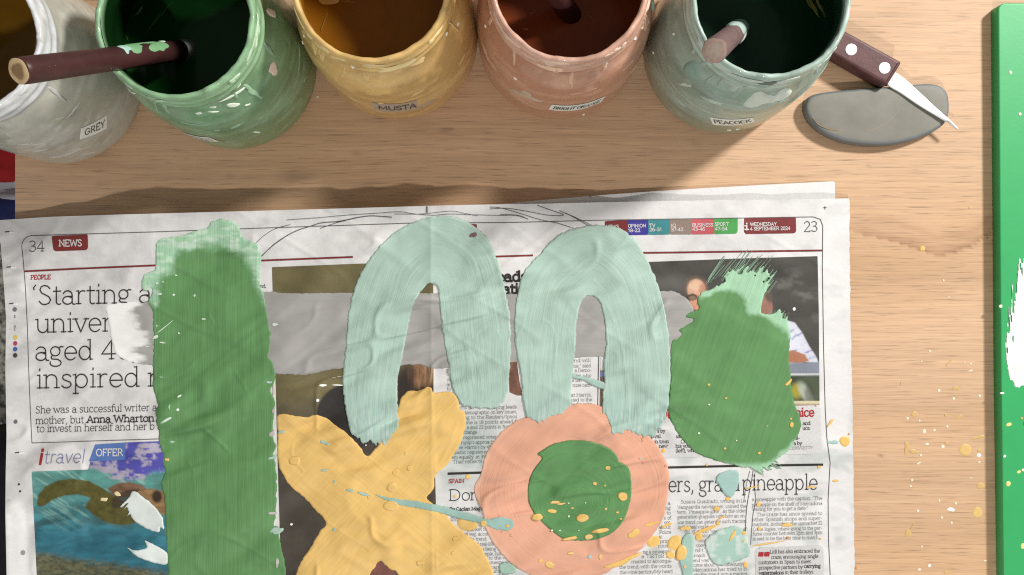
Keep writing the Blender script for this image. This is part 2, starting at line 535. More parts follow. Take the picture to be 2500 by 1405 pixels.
g('K', 1.3, [[(.2, 0), (.2, C_)], [(1.1, C_), (.22, .6)], [(.48, .84), (1.14, 0)]], [(.2, 0, 0), (.2, C_, 0), (1.1, C_, 0), (1.14, 0, 0)])
g('L', 1.08, [[(.2, C_), (.2, 0), (.98, 0), (.98, .25)]], [(.2, C_, 0), (.2, 0, -1)])
g('M', 1.7, [[(.2, 0), (.2, C_), (.84, .2), (1.48, C_), (1.48, 0)]], [(.2, 0, 0), (1.48, 0, 0), (.2, C_, -1), (1.48, C_, 1)])
g('N', 1.44, [[(.2, 0), (.2, C_), (1.2, 0), (1.2, C_)]], [(.2, 0, 0), (.2, C_, -1), (1.2, C_, 0)])
g('O', 1.4, [E(.7, .71, .57, .71)])
g('P', 1.14, [[(.2, 0), (.2, C_), (.62, C_)] + A(.62, 1.03, .38, .39, 85, -85) + [(.2, .64)]], [(.2, 0, 0), (.2, C_, -1)])
g('Q', 1.4, [E(.7, .71, .57, .71), [(.75, .25), (1.25, -.12)]])
g('R', 1.28, [[(.2, 0), (.2, C_), (.62, C_)] + A(.62, 1.05, .36, .37, 85, -85) + [(.2, .68)], [(.62, .68), (1.12, 0)]], [(.2, 0, 0), (.2, C_, -1), (1.12, 0, 0)])
g('S', 1.06, [[(.88, 1.18), (.72, 1.36), (.5, C_), (.27, 1.34), (.17, 1.1), (.3, .86), (.55, .73), (.8, .58), (.93, .35), (.8, .1), (.53, 0), (.3, .05), (.12, .25)]])
g('T', 1.24, [[(.1, 1.2), (.1, C_), (1.14, C_), (1.14, 1.2)], [(.62, C_), (.62, 0)]], [(.62, 0, 0)])
g('U', 1.4, [[(.2, C_), (.2, .45)] + A(.7, .45, .5, .45, 180, 360) + [(1.2, C_)]], [(.2, C_, 0), (1.2, C_, 0)])
g('V', 1.3, [[(.12, C_), (.65, 0), (1.18, C_)]], [(.12, C_, 0), (1.18, C_, 0)])
g('W', 1.9, [[(.12, C_), (.52, 0), (.95, 1.3), (1.38, 0), (1.78, C_)]], [(.12, C_, 0), (1.78, C_, 0)])
g('Y', 1.24, [[(.1, C_), (.62, .65), (1.14, C_)], [(.62, .65), (.62, 0)]], [(.62, 0, 0), (.1, C_, 0), (1.14, C_, 0)])
g('0', 1.04, [E(.52, .71, .4, .71)])
g('1', 0.8, [[(.15, 1.15), (.45, C_), (.45, 0)]], [(.45, 0, 0)])
g('2', 1.02, [A(.5, 1.02, .36, .4, 165, -25) + [(.12, 0), (.92, 0), (.92, .16)]])
g('3', 1.02, [[(.14, 1.25), (.3, 1.4), (.55, C_), (.8, 1.25), (.8, .95), (.55, .76), (.35, .76)], [(.55, .76), (.85, .6), (.9, .3), (.7, .03), (.4, 0), (.12, .16)]])
g('4', 1.06, [[(.74, 0), (.74, C_), (.08, .4), (1.0, .4)]], [(.74, 0, 0)])
g('5', 1.0, [[(.85, C_), (.22, C_), (.18, .8), (.5, .9), (.8, .75), (.88, .45), (.75, .1), (.45, 0), (.12, .15)]])
g('6', 1.02, [[(.8, 1.3), (.55, C_), (.25, 1.2), (.12, .6)], E(.52, .43, .4, .43)])
g('7', 0.98, [[(.1, 1.2), (.1, C_), (.9, C_), (.4, 0)]])
g('8', 1.02, [E(.51, 1.06, .34, .36), E(.51, .36, .4, .36)])
g('9', 1.02, [[(.2, .12), (.45, 0), (.75, .2), (.9, .8)], E(.5, .99, .4, .43)])
g('.', 0.42, [[(.2, 0), (.2, .16)]])
g(',', 0.42, [[(.22, .14), (.22, -.02), (.12, -.26)]])
g(':', 0.42, [[(.2, 0), (.2, .16)], [(.2, .8), (.2, .96)]])
g('-', 0.66, [[(.1, .5), (.56, .5)]])
g('/', 0.7, [[(.05, -.2), (.65, D_)]])
g('(', 0.5, [A(.62, .55, .48, 1.0, 120, 240)])
g(')', 0.5, [A(-.12, .55, .48, 1.0, 60, -60)])
g("'", 0.36, [[(.18, 1.46), (.14, 1.12)]])
g('`', 0.42, [[(.3, 1.46), (.14, 1.26), (.18, 1.12)]])
g('"', 0.62, [[(.2, 1.46), (.16, 1.12)], [(.44, 1.46), (.4, 1.12)]])
g('+', 1.0, [[(.1, .5), (.9, .5)], [(.5, .1), (.5, .9)]])
G[' '] = (0.5, [], [])


class Ink:
    """collects flat strokes in layout units and lays them on a surface as one mesh"""
    def __init__(self):
        self.p = []; self.q = []; self.n = 0; self.k = 0

    def stroke(self, pts, w, maxlen=7.0):
        P = [np.array(pts[0], float)]
        for i in range(1, len(pts)):
            a = P[-1]; b = np.array(pts[i], float)
            l = np.hypot(*(b - a))
            if l < 1e-6: continue
            m = max(1, int(math.ceil(l / maxlen)))
            for j in range(1, m + 1):
                P.append(a + (b - a) * j / m)
        if len(P) < 2: return
        P = np.array(P)
        T = np.zeros_like(P)
        d = P[1:] - P[:-1]
        d /= (np.linalg.norm(d, axis=1)[:, None] + 1e-9)
        T[:-1] += d; T[1:] += d
        T /= (np.linalg.norm(T, axis=1)[:, None] + 1e-9)
        cosb = np.ones(len(P)); cosb[1:-1] = np.clip((T[1:-1] * d[1:]).sum(1), 0.55, 1)
        N = np.stack([-T[:, 1], T[:, 0]], -1) * (w / 2 / cosb)[:, None]
        if np.hypot(*(P[0] - P[-1])) > 1e-6:
            P[0] -= T[0] * w * 0.35; P[-1] += T[-1] * w * 0.35
        Lp = P + N; Rp = P - N
        b0 = self.n
        n = len(P)
        lay = (self.k % 9) * 0.000012; self.k += 1
        for i in range(n):
            self.p.append((Lp[i, 0], Lp[i, 1], lay)); self.p.append((Rp[i, 0], Rp[i, 1], lay))
        for i in range(n - 1):
            self.q.append((b0 + 2 * i, b0 + 2 * i + 1, b0 + 2 * i + 3, b0 + 2 * i + 2))
        self.n += 2 * n

    def dot(self, u, v, r, n=14):
        b0 = self.n
        lay = (self.k % 9) * 0.000012; self.k += 1
        for i in range(n // 2 + 1):
            x = -1 + 2 * i / (n // 2)
            y = math.sqrt(max(0, 1 - x * x))
            self.p.append((u + r * x, v - r * y, lay)); self.p.append((u + r * x, v + r * y, lay))
        for i in range(n // 2):
            self.q.append((b0 + 2 * i, b0 + 2 * i + 1, b0 + 2 * i + 3, b0 + 2 * i + 2))
        self.n += n + 2

    def text(self, s, u0, v0, xh, u1=None, slope=0.0, weight=0.1, serif=True, slant=0.0, space=0.0, bold=()):
        """baseline starts at u0,v0; xh is the x-height; fitted to end at u1"""
        nat = sum(G[c][0] + space for c in s if c in G)
        hs = (u1 - u0) / (nat * xh) if u1 else 1.0
        hs_ = hs * xh
        x = 0.0
        for c in s:
            if c not in G: continue
            adv, st, sf = G[c]
            w = weight * xh

            def tr(px, py):
                X = u0 + (x + px) * hs_ + slant * py * xh
                return (X, v0 + slope * (X - u0) - py * xh)
            for L_ in st:
                self.stroke([tr(*p) for p in L_], w)
            if serif:
                sl = 0.13 + weight * 0.5
                for (sx, sy, dr) in sf:
                    a = sx - (sl if dr <= 0 else 0); b = sx + (sl if dr >= 0 else 0)
                    yy = sy + (-weight * 0.4 if sy > 0.3 else weight * 0.4)
                    self.stroke([tr(a, yy), tr(b, yy)], w * 0.85)
            x += adv + space
        return u0 + x * hs_

    def build(self, name, mat, parent, surf, off, label=None):
        if not self.p: return None
        p = np.array(self.p)
        co = surf(p[:, 0], p[:, 1], off + p[:, 2])
        q = np.array(self.q)
        # face every strip upwards
        a = co[q[:, 1]] - co[q[:, 0]]; b = co[q[:, 2]] - co[q[:, 0]]
        nz = a[:, 0] * b[:, 1] - a[:, 1] * b[:, 0]
        q[nz < 0] = q[nz < 0][:, ::-1]
        me = mesh_np(name, co, q, None, None, smooth=False)
        o = link(name, me, mat, parent)
        if label: o['label'] = label
        return o


# ------------------------------------------------------------------ the newspaper
PAPER = empty('newspaper', (0, 0, 0), 'open painted newspaper spread, pages 34 and 23, lying on the wood table', 'newspaper')

right = [(2073, 485)] + [(2074 + 12 * sstep(485, 1405, np.array(float(v))) + 1.3 * vnoise(np.array(v / 9.0), np.array(0.0), 5), v) for v in range(500, 1560, 8)]
left = [(20, 1560), (16, 1405), (13, 1250), (14, 1150), (16, 1060), (13, 900), (15, 780), (9, 690), (2, 600), (-10, 538)]
outline = [tuple(p) for p in TOP if p[0] >= 0] + [(float(a), float(b)) for a, b in right] + left


def paper_col(u, v, d):
    t = fbm(u / 130, v / 60, 2, 5)
    s = fbm(u / 22, v / 5, 7, 3)
    k = 0.685 + 0.055 * t + 0.015 * s
    c = np.stack([k, k * 0.985, k * 0.975], -1)
    # faint ink showing through from the page behind, and grubby studio stains
    sh = sstep(0.1, 0.5, fbm(u / 60 + 9, v / 34, 10, 3)) * 0.10
    stain = sstep(0.0, 0.45, fbm(u / 70 + 3, v / 45 + 8, 12, 3)) * sstep(1000, 1090, v) * sstep(1060, 1100, u) * 0.22
    c = c * (1 - sh[:, None]) * (1 - stain[:, None] * np.array([1.0, .75, .85]))
    st2 = np.exp(-(((u - 1140) / 85) ** 2 + ((v - 1085) / 75) ** 2)) * 0.42
    c = c * (1 - st2[:, None] * np.array([1.0, .72, .78]))
    return c


sheet('front_sheet', outline, 3.0, M_paper, PAPER, on_paper, 0.0, paper_col)


def under_off(u, v, d):
    return -zp(u, v) + 0.0006 + 0.0022 * np.exp(-((v - np.interp(u, [900, 2040], [515, 445])) / 26.0) ** 2) * sstep(2040, 1500, u) \
        + np.interp(u, LIFT[:, 0], LIFT[:, 1]) * 0.00055 * np.exp(-((v - 505) / 40.0) ** 2)


sheet('under_sheet', [(900, 522), (1050, 508), (1180, 503), (1310, 490), (1440, 479), (1560, 470), (1700, 461), (1860, 452), (2038, 443), (2040, 520), (2044, 900), (2046, 1500), (900, 1500)],
      6.0, M_paper, PAPER, on_paper, under_off, lambda u, v, d: np.tile((0.73, 0.72, 0.715), (len(u), 1)) * (1 + 0.04 * fbm(u / 60, v / 40, 4)[:, None]))

OFF_PHOTO, OFF_TAB, OFF_TEXT, OFF_TABTEXT = 0.00017, 0.00021, 0.00025, 0.00034


def text_part(name, lines, xh, weight, mat=M_ink, parent=PAPER, slope=-0.022, serif=True, slant=0.0, off=OFF_TEXT, space=0.0, label=None):
    k = Ink()
    for (s, a, b, v) in lines:
        k.text(s, a, v, xh, b, slope, weight, serif, slant, space)
    return k.build(name, mat, parent, on_paper, off, label)


# page furniture ---------------------------------------------------
def rules(name, lst, mat, off=OFF_TEXT):
    for pts, w in lst:
        k = Ink(); k.stroke(pts, w); k.build(name, mat, PAPER, on_paper, off)


border_l = A(78, 601, 25, 25, 180, 92, 6)
rules('border_line', [
    ([(78, 1082), (74, 1000), (70, 900), (67, 800), (62, 700), (57, 640)] + [(x, 1202 - y) for x, y in border_l] + [(200, 572), (400, 566), (620, 558), (800, 552), (1010, 545), (1240, 544), (1480, 538)], 1.5),
    ([(1480, 538), (1800, 533), (1985, 530), (2003, 536), (2009, 552), (2008, 650), (2011, 850), (2015, 1000), (2019, 1070), (2027, 1130), (2022, 1220), (2023, 1320), (2028, 1420)], 1.6),
    ([(78, 1082), (200, 1078), (395, 1072)], 1.5),
    ([(1462, 870), (1459, 1010)], 2.0), ([(1470, 920), (1468, 1000)], 1.6),
], M_inkgrey)
rules('ruled_line', [
    ([(60, 663), (200, 656), (390, 648)], 4.2), ([(630, 637), (860, 628)], 4.2), ([(1205, 627), (1300, 624)], 4.2), ([(1570, 618), (2008, 612)], 4.2)], M_maroon)
rules('ruled_line', [([(1095, 1157), (1190, 1154)], 5.5), ([(1625, 1142), (1800, 1138), (2008, 1135)], 5.2)], M_ink)
text_part('page_number', [('34', 70, 109, 615)], 18, 0.10, M_inkgrey, slope=-0.02)
text_part('page_number', [('23', 1962, 1997, 566)], 17.5, 0.10, M_inkgrey, slope=-0.01)
text_part('crop_mark', [('+', 2009, 2019, 512)], 9, 0.16, M_inkgrey, slope=0)


def tab(poly, color, texts, name='section_tab', label=None):
    o = sheet(name, poly, 5.0, M_print, PAPER, on_paper, OFF_TAB, lambda u, v, d: np.tile(color, (len(u), 1)) * (1 + 0.06 * fbm(u / 8, v / 8, 3)[:, None]))
    if label: o['label'] = label
    for (s, a, b, v, xh, w, sf) in texts:
        k = Ink(); k.text(s, a, v, xh, b, -0.015, w, sf)
        k.build('tab_text', M_inkwhite, o, on_paper, OFF_TABTEXT)
    return o


tab([(126, 577), (214, 573), (215, 606), (211, 611), (135, 614), (130, 610)], lin(125, 52, 50), [('NEWS', 144, 200, 602, 11, 0.22, True)], label='maroon NEWS tab')
tab([(1476, 541), (1531, 538), (1533, 574), (1480, 576)], lin(120, 52, 52), [('NEWS', 1479, 1511, 558, 5.6, 0.23, False)])
tab([(1531, 538), (1582, 537), (1583, 574), (1533, 575)], lin(62, 58, 140), [('OPINION', 1533, 1577, 556, 5.6, 0.23, False), ('18-22', 1533, 1563, 567, 5.6, 0.23, False)])
tab([(1582, 537), (1635, 536), (1636, 573), (1583, 574)], lin(62, 130, 135), [('TV', 1585, 1600, 555, 5.6, 0.23, False), ('26-31', 1585, 1616, 565, 5.6, 0.23, False)])
tab([(1635, 536), (1688, 535), (1689, 573), (1636, 573)], lin(140, 122, 112), [('IQ', 1638, 1650, 555, 5.6, 0.23, False), ('37-42', 1638, 1668, 565, 5.6, 0.23, False)])
tab([(1688, 535), (1743, 534), (1744, 572), (1689, 573)], lin(190, 92, 98), [('BUSINESS', 1690, 1741, 554, 5.6, 0.23, False), ('43-46', 1690, 1721, 564, 5.6, 0.23, False)])
tab([(1743, 534), (1801, 533), (1801, 566), (1797, 571), (1744, 572)], lin(78, 155, 82), [('SPORT', 1745, 1779, 552, 5.6, 0.23, False), ('47-54', 1745, 1776, 563, 5.6, 0.23, False)])
tab([(1817, 533), (1943, 531), (1944, 565), (1940, 570), (1821, 572), (1817, 567)], lin(120, 52, 52),
    [('i', 1819, 1827, 562, 11.5, 0.3, True), ('WEDNESDAY', 1831, 1896, 552, 5.6, 0.23, False), ('4 SEPTEMBER 2024', 1831, 1929, 563, 5.6, 0.23, False)], name='date_tab', label='maroon date tab')

# left page words ---------------------------------------------------
text_part('section_heading', [('PEOPLE', 75, 124, 683)], 7.3, 0.22, M_inkred)
text_part('headline', [('`Starting a', 77, 372, 745), ('univer', 86, 276, 813), ("aged 40,", 85, 336, 881), ('inspired n', 88, 402, 949)], 33, 0.085, M_ink, slope=-0.018,
          label='large thin slab-serif headline')
text_part('subheading', [('She was a successful writer a', 86, 384, 1010), ('mother, but ', 87, 211, 1036), ('c', 380, 390, 1034), ('to invest in herself and her b a', 89, 396, 1056)], 12.2, 0.10, M_ink, slope=-0.022)
text_part('subheading', [('Anna Wharton', 211, 377, 1033)], 12.0, 0.19, M_ink, slope=-0.02)
text_part('body_text', [('you', 612, 632, 672), ('the', 616, 634, 683), ('found,', 622, 650, 703)], 5.5, 0.16)
k = Ink(); k.text('i', 89, 1134, 25, 107, -0.02, 0.26, False, 0.18); k.build('logo', M_inkred, PAPER, on_paper, OFF_TEXT)
text_part('logo', [('travel', 106, 207, 1132)], 22, 0.085, M_lilac, slope=-0.02, serif=False, slant=0.15)
tab([(232, 1086), (307, 1081), (305, 1123), (217, 1127)], lin(88, 118, 178), [('OFFER', 234, 301, 1114, 11.8, 0.2, False)], name='offer_tab', label='blue OFFER tab')
for (u, v, r, c) in ((36, 756, 5.5, (110, 112, 118)), (37, 824, 5.5, (214, 190, 88)), (37, 839, 5.5, (170, 62, 92)), (37, 853, 5.5, (62, 100, 170)), (37, 868, 5.5, (70, 66, 68)), (38, 1030, 5, (110, 108, 112)), (56, 1350, 6, (135, 132, 136)), (46, 1183, 2.6, (30, 28, 28)), (49, 1200, 2.6, (30, 28, 28)), (3, 1034, 3, (90, 90, 95))):
    k = Ink(); k.dot(u, v, r)
    k.build('registration_dot', base_mat('dot_ink', color=tuple(lin(*c)), rough=0.6), PAPER, on_paper, OFF_TEXT)
text_part('colour_letters', [('K', 34, 38, 776), ('M', 34, 39, 800), ('C', 34, 38, 808)], 4, 0.2, M_inkgrey)

# right page words --------------------------------------------------
text_part('headline', [('leads', 1203, 1288, 688), ('nations', 1209, 1318, 718)], 16.5, 0.32, M_ink, slope=-0.015, label='heavy black slab headline')
text_part('body_text', [('g', 1089, 1096, 908), ('to', 1090, 1101, 919), ('vo', 1091, 1103, 931), ('ar', 1091, 1102, 943), ('fo', 1091, 1102, 954),
                        ('mpaign', 1121, 1156, 988), ('Harris (in', 1106, 1157, 1000), ('enjoying leads', 1189, 1262, 999), ('demographic on key issues,', 1133, 1263, 1012),
                        ('ing to the Reuters/Ipsos', 1130, 1263, 1024), ('she is 18 points ahead for', 1136, 1272, 1036), ('e and 23 points in from', 1140, 1250, 1048), ('change.', 1132, 1167, 1060),
                        ('by registered voters', 1116, 1218, 1073), ("rump's approach", 1126, 1206, 1085), ("er Harris's by 45", 1122, 1200, 1097), ('panic registered', 1110, 1194, 1109), ('em equally, at 39', 1103, 1186, 1121), ('That reflects', 1105, 1178, 1132)], 5.7, 0.10, M_body)
text_part('section_heading', [('SPAIN', 1095, 1134, 1180)], 6.6, 0.22, M_inkred)
text_part('headline', [('Don', 1096, 1172, 1223)], 19, 0.10, M_ink, slope=-0.02, label='thin headline under the word SPAIN')
text_part('byline', [('By Caolan Magu', 1098, 1180, 1248)], 6.0, 0.2)
text_part('body_text', [('Sho', 1099, 1118, 1273), ('market fo', 1140, 1190, 1297), ('nd veg, accord', 1130, 1200, 1309), ('dia trend.', 1144, 1190, 1321), ('of real-life', 1160, 1206, 1333), ('e being c', 1177, 1220, 1345),
                        ('apple, hold', 1178, 1230, 1357), ('to the wi', 1193, 1240, 1367), ('someone els', 1190, 1244, 1378), ('cap it', 1198, 1228, 1389), ('ump off', 1203, 1240, 1399), ('rt bec', 1215, 1242, 1409)], 5.7, 0.10, M_body)
text_part('body_text', [('and will', 1394, 1443, 885), ('time," said', 1390, 1443, 898), ('a Demo-', 1403, 1444, 909), ('egist, who', 1396, 1444, 922), ('e Sen', 1397, 1420, 933), ('ouse cam-', 1398, 1445, 945), ('at Harris,', 1394, 1445, 969), ('ated to the', 1392, 1446, 981), ('India was', 1394, 1446, 992)], 5.7, 0.10, M_body)
text_part('body_text', [('a', 1630, 1637, 1233), ('ng', 1625, 1638, 1245), ('to', 1628, 1638, 1257), ('s of', 1621, 1639, 1269), ('ex', 1622, 1636, 1280), ('about', 1608, 1638, 1292), ('Police', 1610, 1639, 1304), ('ac', 1608, 1618, 1315), ('g print', 1603, 1637, 1326), ('rouse', 1607, 1638, 1337),
                        ('ng a pineapple,', 1570, 1642, 1352), ('a TikTok so', 1566, 1640, 1363), ('created to accompa-', 1540, 1642, 1376), ('the trend, with the words:', 1512, 1642, 1389), ('the wine section/My heart', 1514, 1643, 1402), ('an answer, the spot', 1500, 1643, 1415)], 5.7, 0.10, M_body)
text_part('body_text', [('Susana Quadrado, writing in ', 1662, 1810, 1230), ('La', 1809, 1822, 1227), ('Vanguardia', 1654, 1710, 1243), ('newspaper, coined the', 1713, 1823, 1242), ('term "Pineapple-gate", as the older', 1653, 1822, 1255), ('generation grapples with how an on-', 1654, 1822, 1267),
                        ('line trend can generate such traction', 1654, 1823, 1280), ('in the real world.', 1655, 1732, 1292), ("do, d' to no 'vast", 1670, 1758, 1303), ('of', 1814, 1823, 1297), ('ascend', 1712, 1752, 1312), ('hour', 1706, 1726, 1324), ('oxe', 1700, 1720, 1336), ('nd t', 1698, 1717, 1348), ('proach', 1690, 1722, 1361),
                        ('end was', 1692, 1731, 1373), ('come about spontaneously', 1691, 1814, 1384), ('Mercadona has tried to in-', 1691, 1829, 1396), ('ate the trend into a market-', 1693, 1829, 1408)], 5.7, 0.095, M_body)
text_part('body_text', [('a pineapple with the caption: "The', 1836, 2008, 1224), ('pineapple on the shelf of Mercadona', 1836, 2008, 1237), ('waiting for you to get a date."', 1836, 1973, 1248), ('The craze has since spread to', 1847, 2008, 1261), ('other Spanish shops and super-', 1837, 2008, 1273),
                        ('markets, including the upmarket El', 1837, 2008, 1285), ('Corte Ingles, where going to the per-', 1838, 2008, 1297), ('fume counter between 2pm and 3pm', 1838, 2008, 1308), ('is said to be the best time to match.', 1838, 2001, 1320)], 5.7, 0.095, M_body)
text_part('headline', [('pers, gra', 1609, 1765, 1202), ('b a', 1769, 1806, 1199), ('pineapple', 1812, 1997, 1198)], 26, 0.08, M_ink, slope=-0.012, label='thin headline ending in the word pineapple')
box = sheet('quote_box', [(1843, 1345), (1852, 1338), (2000, 1333), (2010, 1340), (2016, 1480), (1848, 1480)], 5.0, M_print, PAPER, on_paper, OFF_PHOTO, np.array([0.55, 0.545, 0.54]))
text_part('body_text', [('Lidl has also embraced the', 1880, 2002, 1352), ('craze, encouraging single', 1883, 1998, 1365), ('customers in Spain to meet', 1852, 1980, 1378), ('prospective partners by', 1853, 1960, 1391)], 6.0, 0.14, M_inkgrey, off=OFF_TABTEXT)
text_part('body_text', [('carrying', 1963, 2004, 1387), ('watermelons', 1853, 1914, 1404)], 6.0, 0.19, M_ink, off=OFF_TABTEXT)
text_part('body_text', [('in their trolleys.', 1917, 1988, 1402)], 6.0, 0.14, M_inkgrey, off=OFF_TABTEXT)
text_part('quote_mark', [('""', 1851, 1880, 1376)], 17, 0.42, M_inkred, off=OFF_TABTEXT, serif=False)
cap = sheet('caption_box', [(1600, 1058), (1640, 1000), (1990, 990), (2004, 1000), (2006, 1108), (1600, 1120)], 5.0, M_print, PAPER, on_paper, OFF_PHOTO, np.array([0.60, 0.595, 0.59]))
text_part('caption', [('s by', 1605, 1624, 1057), ('rival.', 1590, 1616, 1070), ('in town', 1598, 1633, 1083), ('new', 1609, 1630, 1094)], 6.0, 0.17, M_ink, off=OFF_TABTEXT)
text_part('caption', [('san', 1650, 1668, 1070), ('Cra', 1662, 1680, 1083), ('his you', 1650, 1686, 1094), ('(left), wh', 1650, 1694, 1105)], 6.0, 0.17, M_ink, off=OFF_TABTEXT)
text_part('caption', [('and', 1960, 1979, 1038), ('uca', 1960, 1977, 1050), ('chi-', 1934, 1953, 1074), ('a by', 1938, 1958, 1087)], 6.0, 0.17, M_ink, off=OFF_TABTEXT)
text_part('caption', [('DEBB/GETTY', 1928, 1985, 1098)], 5, 0.12, M_inkfade, off=OFF_TABTEXT)
text_part('section_heading', [('Ve', 1618, 1640, 1022)], 14.5, 0.22, M_inkred, off=OFF_TABTEXT)
text_part('section_heading', [('nice', 1942, 1988, 1018)], 14.5, 0.22, M_inkred, off=OFF_TABTEXT)


# printed photographs ----------------------------------------------
def ell(u, v, cx, cy, rx, ry, rot=0, soft=0.15):
    c, s = math.cos(math.radians(rot)), math.sin(math.radians(rot))
    x = (u - cx) * c + (v - cy) * s; y = -(u - cx) * s + (v - cy) * c
    d = np.hypot(x / rx, y / ry)
    return 1 - sstep(1 - soft, 1 + soft, d)


def pm(poly, u, v, soft=2.0):
    return 1 - sstep(-soft, soft, sdf(np.array(poly, float), u, v))


def over(c, color, m):
    return c * (1 - m[:, None]) + np.asarray(color) * m[:, None]


def zc(pts, sc, ox, oy):
    return [(x / sc + ox, y / sc + oy) for x, y in pts]


Z2 = lambda p: zc(p, 2.531, 0, 850)
Z3 = lambda p: zc(p, 2.81, 600, 420)
Z4 = lambda p: zc(p, 2.676, 600, 880)
Z5 = lambda p: zc(p, 2.778, 1200, 420)
Z6 = lambda p: zc(p, 2.677, 1200, 880)
Z7 = lambda p: zc(p, 2.702, 1900, 400)
Z8 = lambda p: zc(p, 2.677, 1900, 880)


def turtle_col(u, v, d):
    n = fbm(u / 40, v / 14, 1, 5); n2 = fbm(u / 14, v / 8, 5, 4)
    teal = lin(92, 148, 140); deep = lin(52, 112, 128)
    t = sstep(1150, 1320, v)
    c = teal * (1 - t[:, None]) + deep * t[:, None]
    c = c * (1 + 0.45 * n[:, None])
    a = (u * 0.85 + v * 0.53); b = (-u * 0.53 + v * 0.85)
    ray = sstep(0.15, 0.55, fbm(a / 60, b / 7, 9, 3)) * sstep(1330, 1200, v)
    c = over(c, lin(150, 190, 178), ray * 0.7)
    c = over(c, lin(70, 100, 98), sstep(0.05, 0.4, fbm(u / 60 + 4, v / 22, 2, 4)) * 0.55 * sstep(1150, 1240, v) * sstep(1330, 1280, v))
    # purple sky above the water line
    sky = sstep(8, -8, v - (1178 - 0.10 * (u - 200) - 16 * np.sin(u / 28.0) * 0.4 + 12 * n2 - 30 * sstep(300, 210, u)))
    sk = lin(82, 80, 165) * (1 + 0.15 * n[:, None])
    sk = over(sk, lin(172, 165, 182), sstep(0.0, 0.5, n2 + 0.6 * ell(u, v, 240, 1165, 70, 26) + 0.5 * ell(u, v, 370, 1095, 40, 12)))
    c = over(c, sk, sky * sstep(205, 225, u))
    # reef
    rf = sstep(0, 22, v - (1338 + 0.16 * (u - 90) + 10 * n2))
    reef = lin(96, 92, 62) * (1 + 0.8 * fbm(u / 9, v / 5, 3, 4)[:, None])
    c = over(c, reef, rf * 0.9)
    ol = lin(88, 84, 42)
    fl = np.maximum(pm(Z2([(228, 965), (235, 910), (280, 855), (360, 818), (450, 808), (550, 822), (640, 870), (700, 910), (780, 960), (850, 1080), (760, 1095), (660, 1082), (580, 1035), (525, 985),
                           (560, 925), (480, 905), (400, 912), (330, 935), (275, 975), (240, 982)]), u, v), 0)
    c = over(c, ol * (1 + 0.35 * fbm(u / 9, v / 9, 8, 4)[:, None]), fl)
    sh = pm(Z2([(665, 870), (720, 838), (800, 828), (880, 850), (930, 890), (870, 900), (790, 920), (720, 930)]), u, v)
    c = over(c, lin(120, 92, 70) * (1 + 0.5 * n2[:, None]), sh)
    hd = pm(Z2([(850, 890), (930, 868), (1010, 885), (1060, 960), (1060, 1040), (1000, 1030), (930, 960), (860, 930)]), u, v)
    c = over(c, lin(140, 112, 76) * (1 + 0.5 * n2[:, None]), hd)
    c = over(c, lin(58, 46, 36), ell(u, v, 383, 1213, 12, 15, 0, .3))
    c = over(c, lin(60, 50, 40), pm(Z2([(690, 930), (780, 880), (860, 870), (850, 900), (800, 930), (740, 990), (690, 990)]), u, v, 3) * .8)
    return c


o = sheet('printed_photo', Z2([(196, 765), (545, 752), (560, 697), (770, 692), (777, 585), (1100, 572), (1140, 1500), (232, 1500)]), 2.5, M_print, PAPER, on_paper, OFF_PHOTO, turtle_col)
tag(o, 'printed underwater photo of a sea turtle')


def olive_col(u, v, d):
    n = fbm(u / 45, v / 45, 4, 5)
    t = sstep(930, 1080, v)
    c = lin(104, 96, 66) * (1 - t[:, None]) + lin(74, 68, 60) * t[:, None]
    c = c * (1 + 0.30 * n[:, None])
    c = over(c, lin(135, 128, 92), ell(u, v, 815, 668, 40, 30, 0, .9) * .35)
    c = over(c, lin(128, 120, 86), ell(u, v, 770, 930, 60, 30, 0, .9) * .5)
    c = over(c, lin(50, 47, 46) * (1 + 0.15 * n[:, None]), ell(u, v, 850, 1020, 78, 82, 0, .03))
    c = over(c, lin(50, 42, 38), ell(u, v, 1010, 945, 55, 60, 0, .4))
    hair = ell(u, v, 1035, 905, 32, 42, 20, .4) * (0.6 + 0.5 * vnoise(u / 4, v / 26, 3))
    c = over(c, lin(150, 112, 82), np.clip(hair, 0, 1))
    c = over(c, lin(190, 160, 128), np.clip(ell(u, v, 1048, 905, 14, 46, 25, .4) * (0.3 + vnoise(u / 3, v / 30, 6)), 0, 1))
    c = over(c, lin(112, 74, 66) * (1 + .5 * n[:, None]), ell(u, v, 925, 1408, 40, 42, 20, .2))
    return c


o = sheet('printed_photo', [(664, 653), (860, 645), (1057, 639), (1059, 800), (1058, 1000), (1064, 1220), (1066, 1500), (690, 1500), (680, 1200), (672, 900)], 3.0, M_print, PAPER, on_paper, OFF_PHOTO, olive_col)
tag(o, 'dark olive printed photo down the left page')


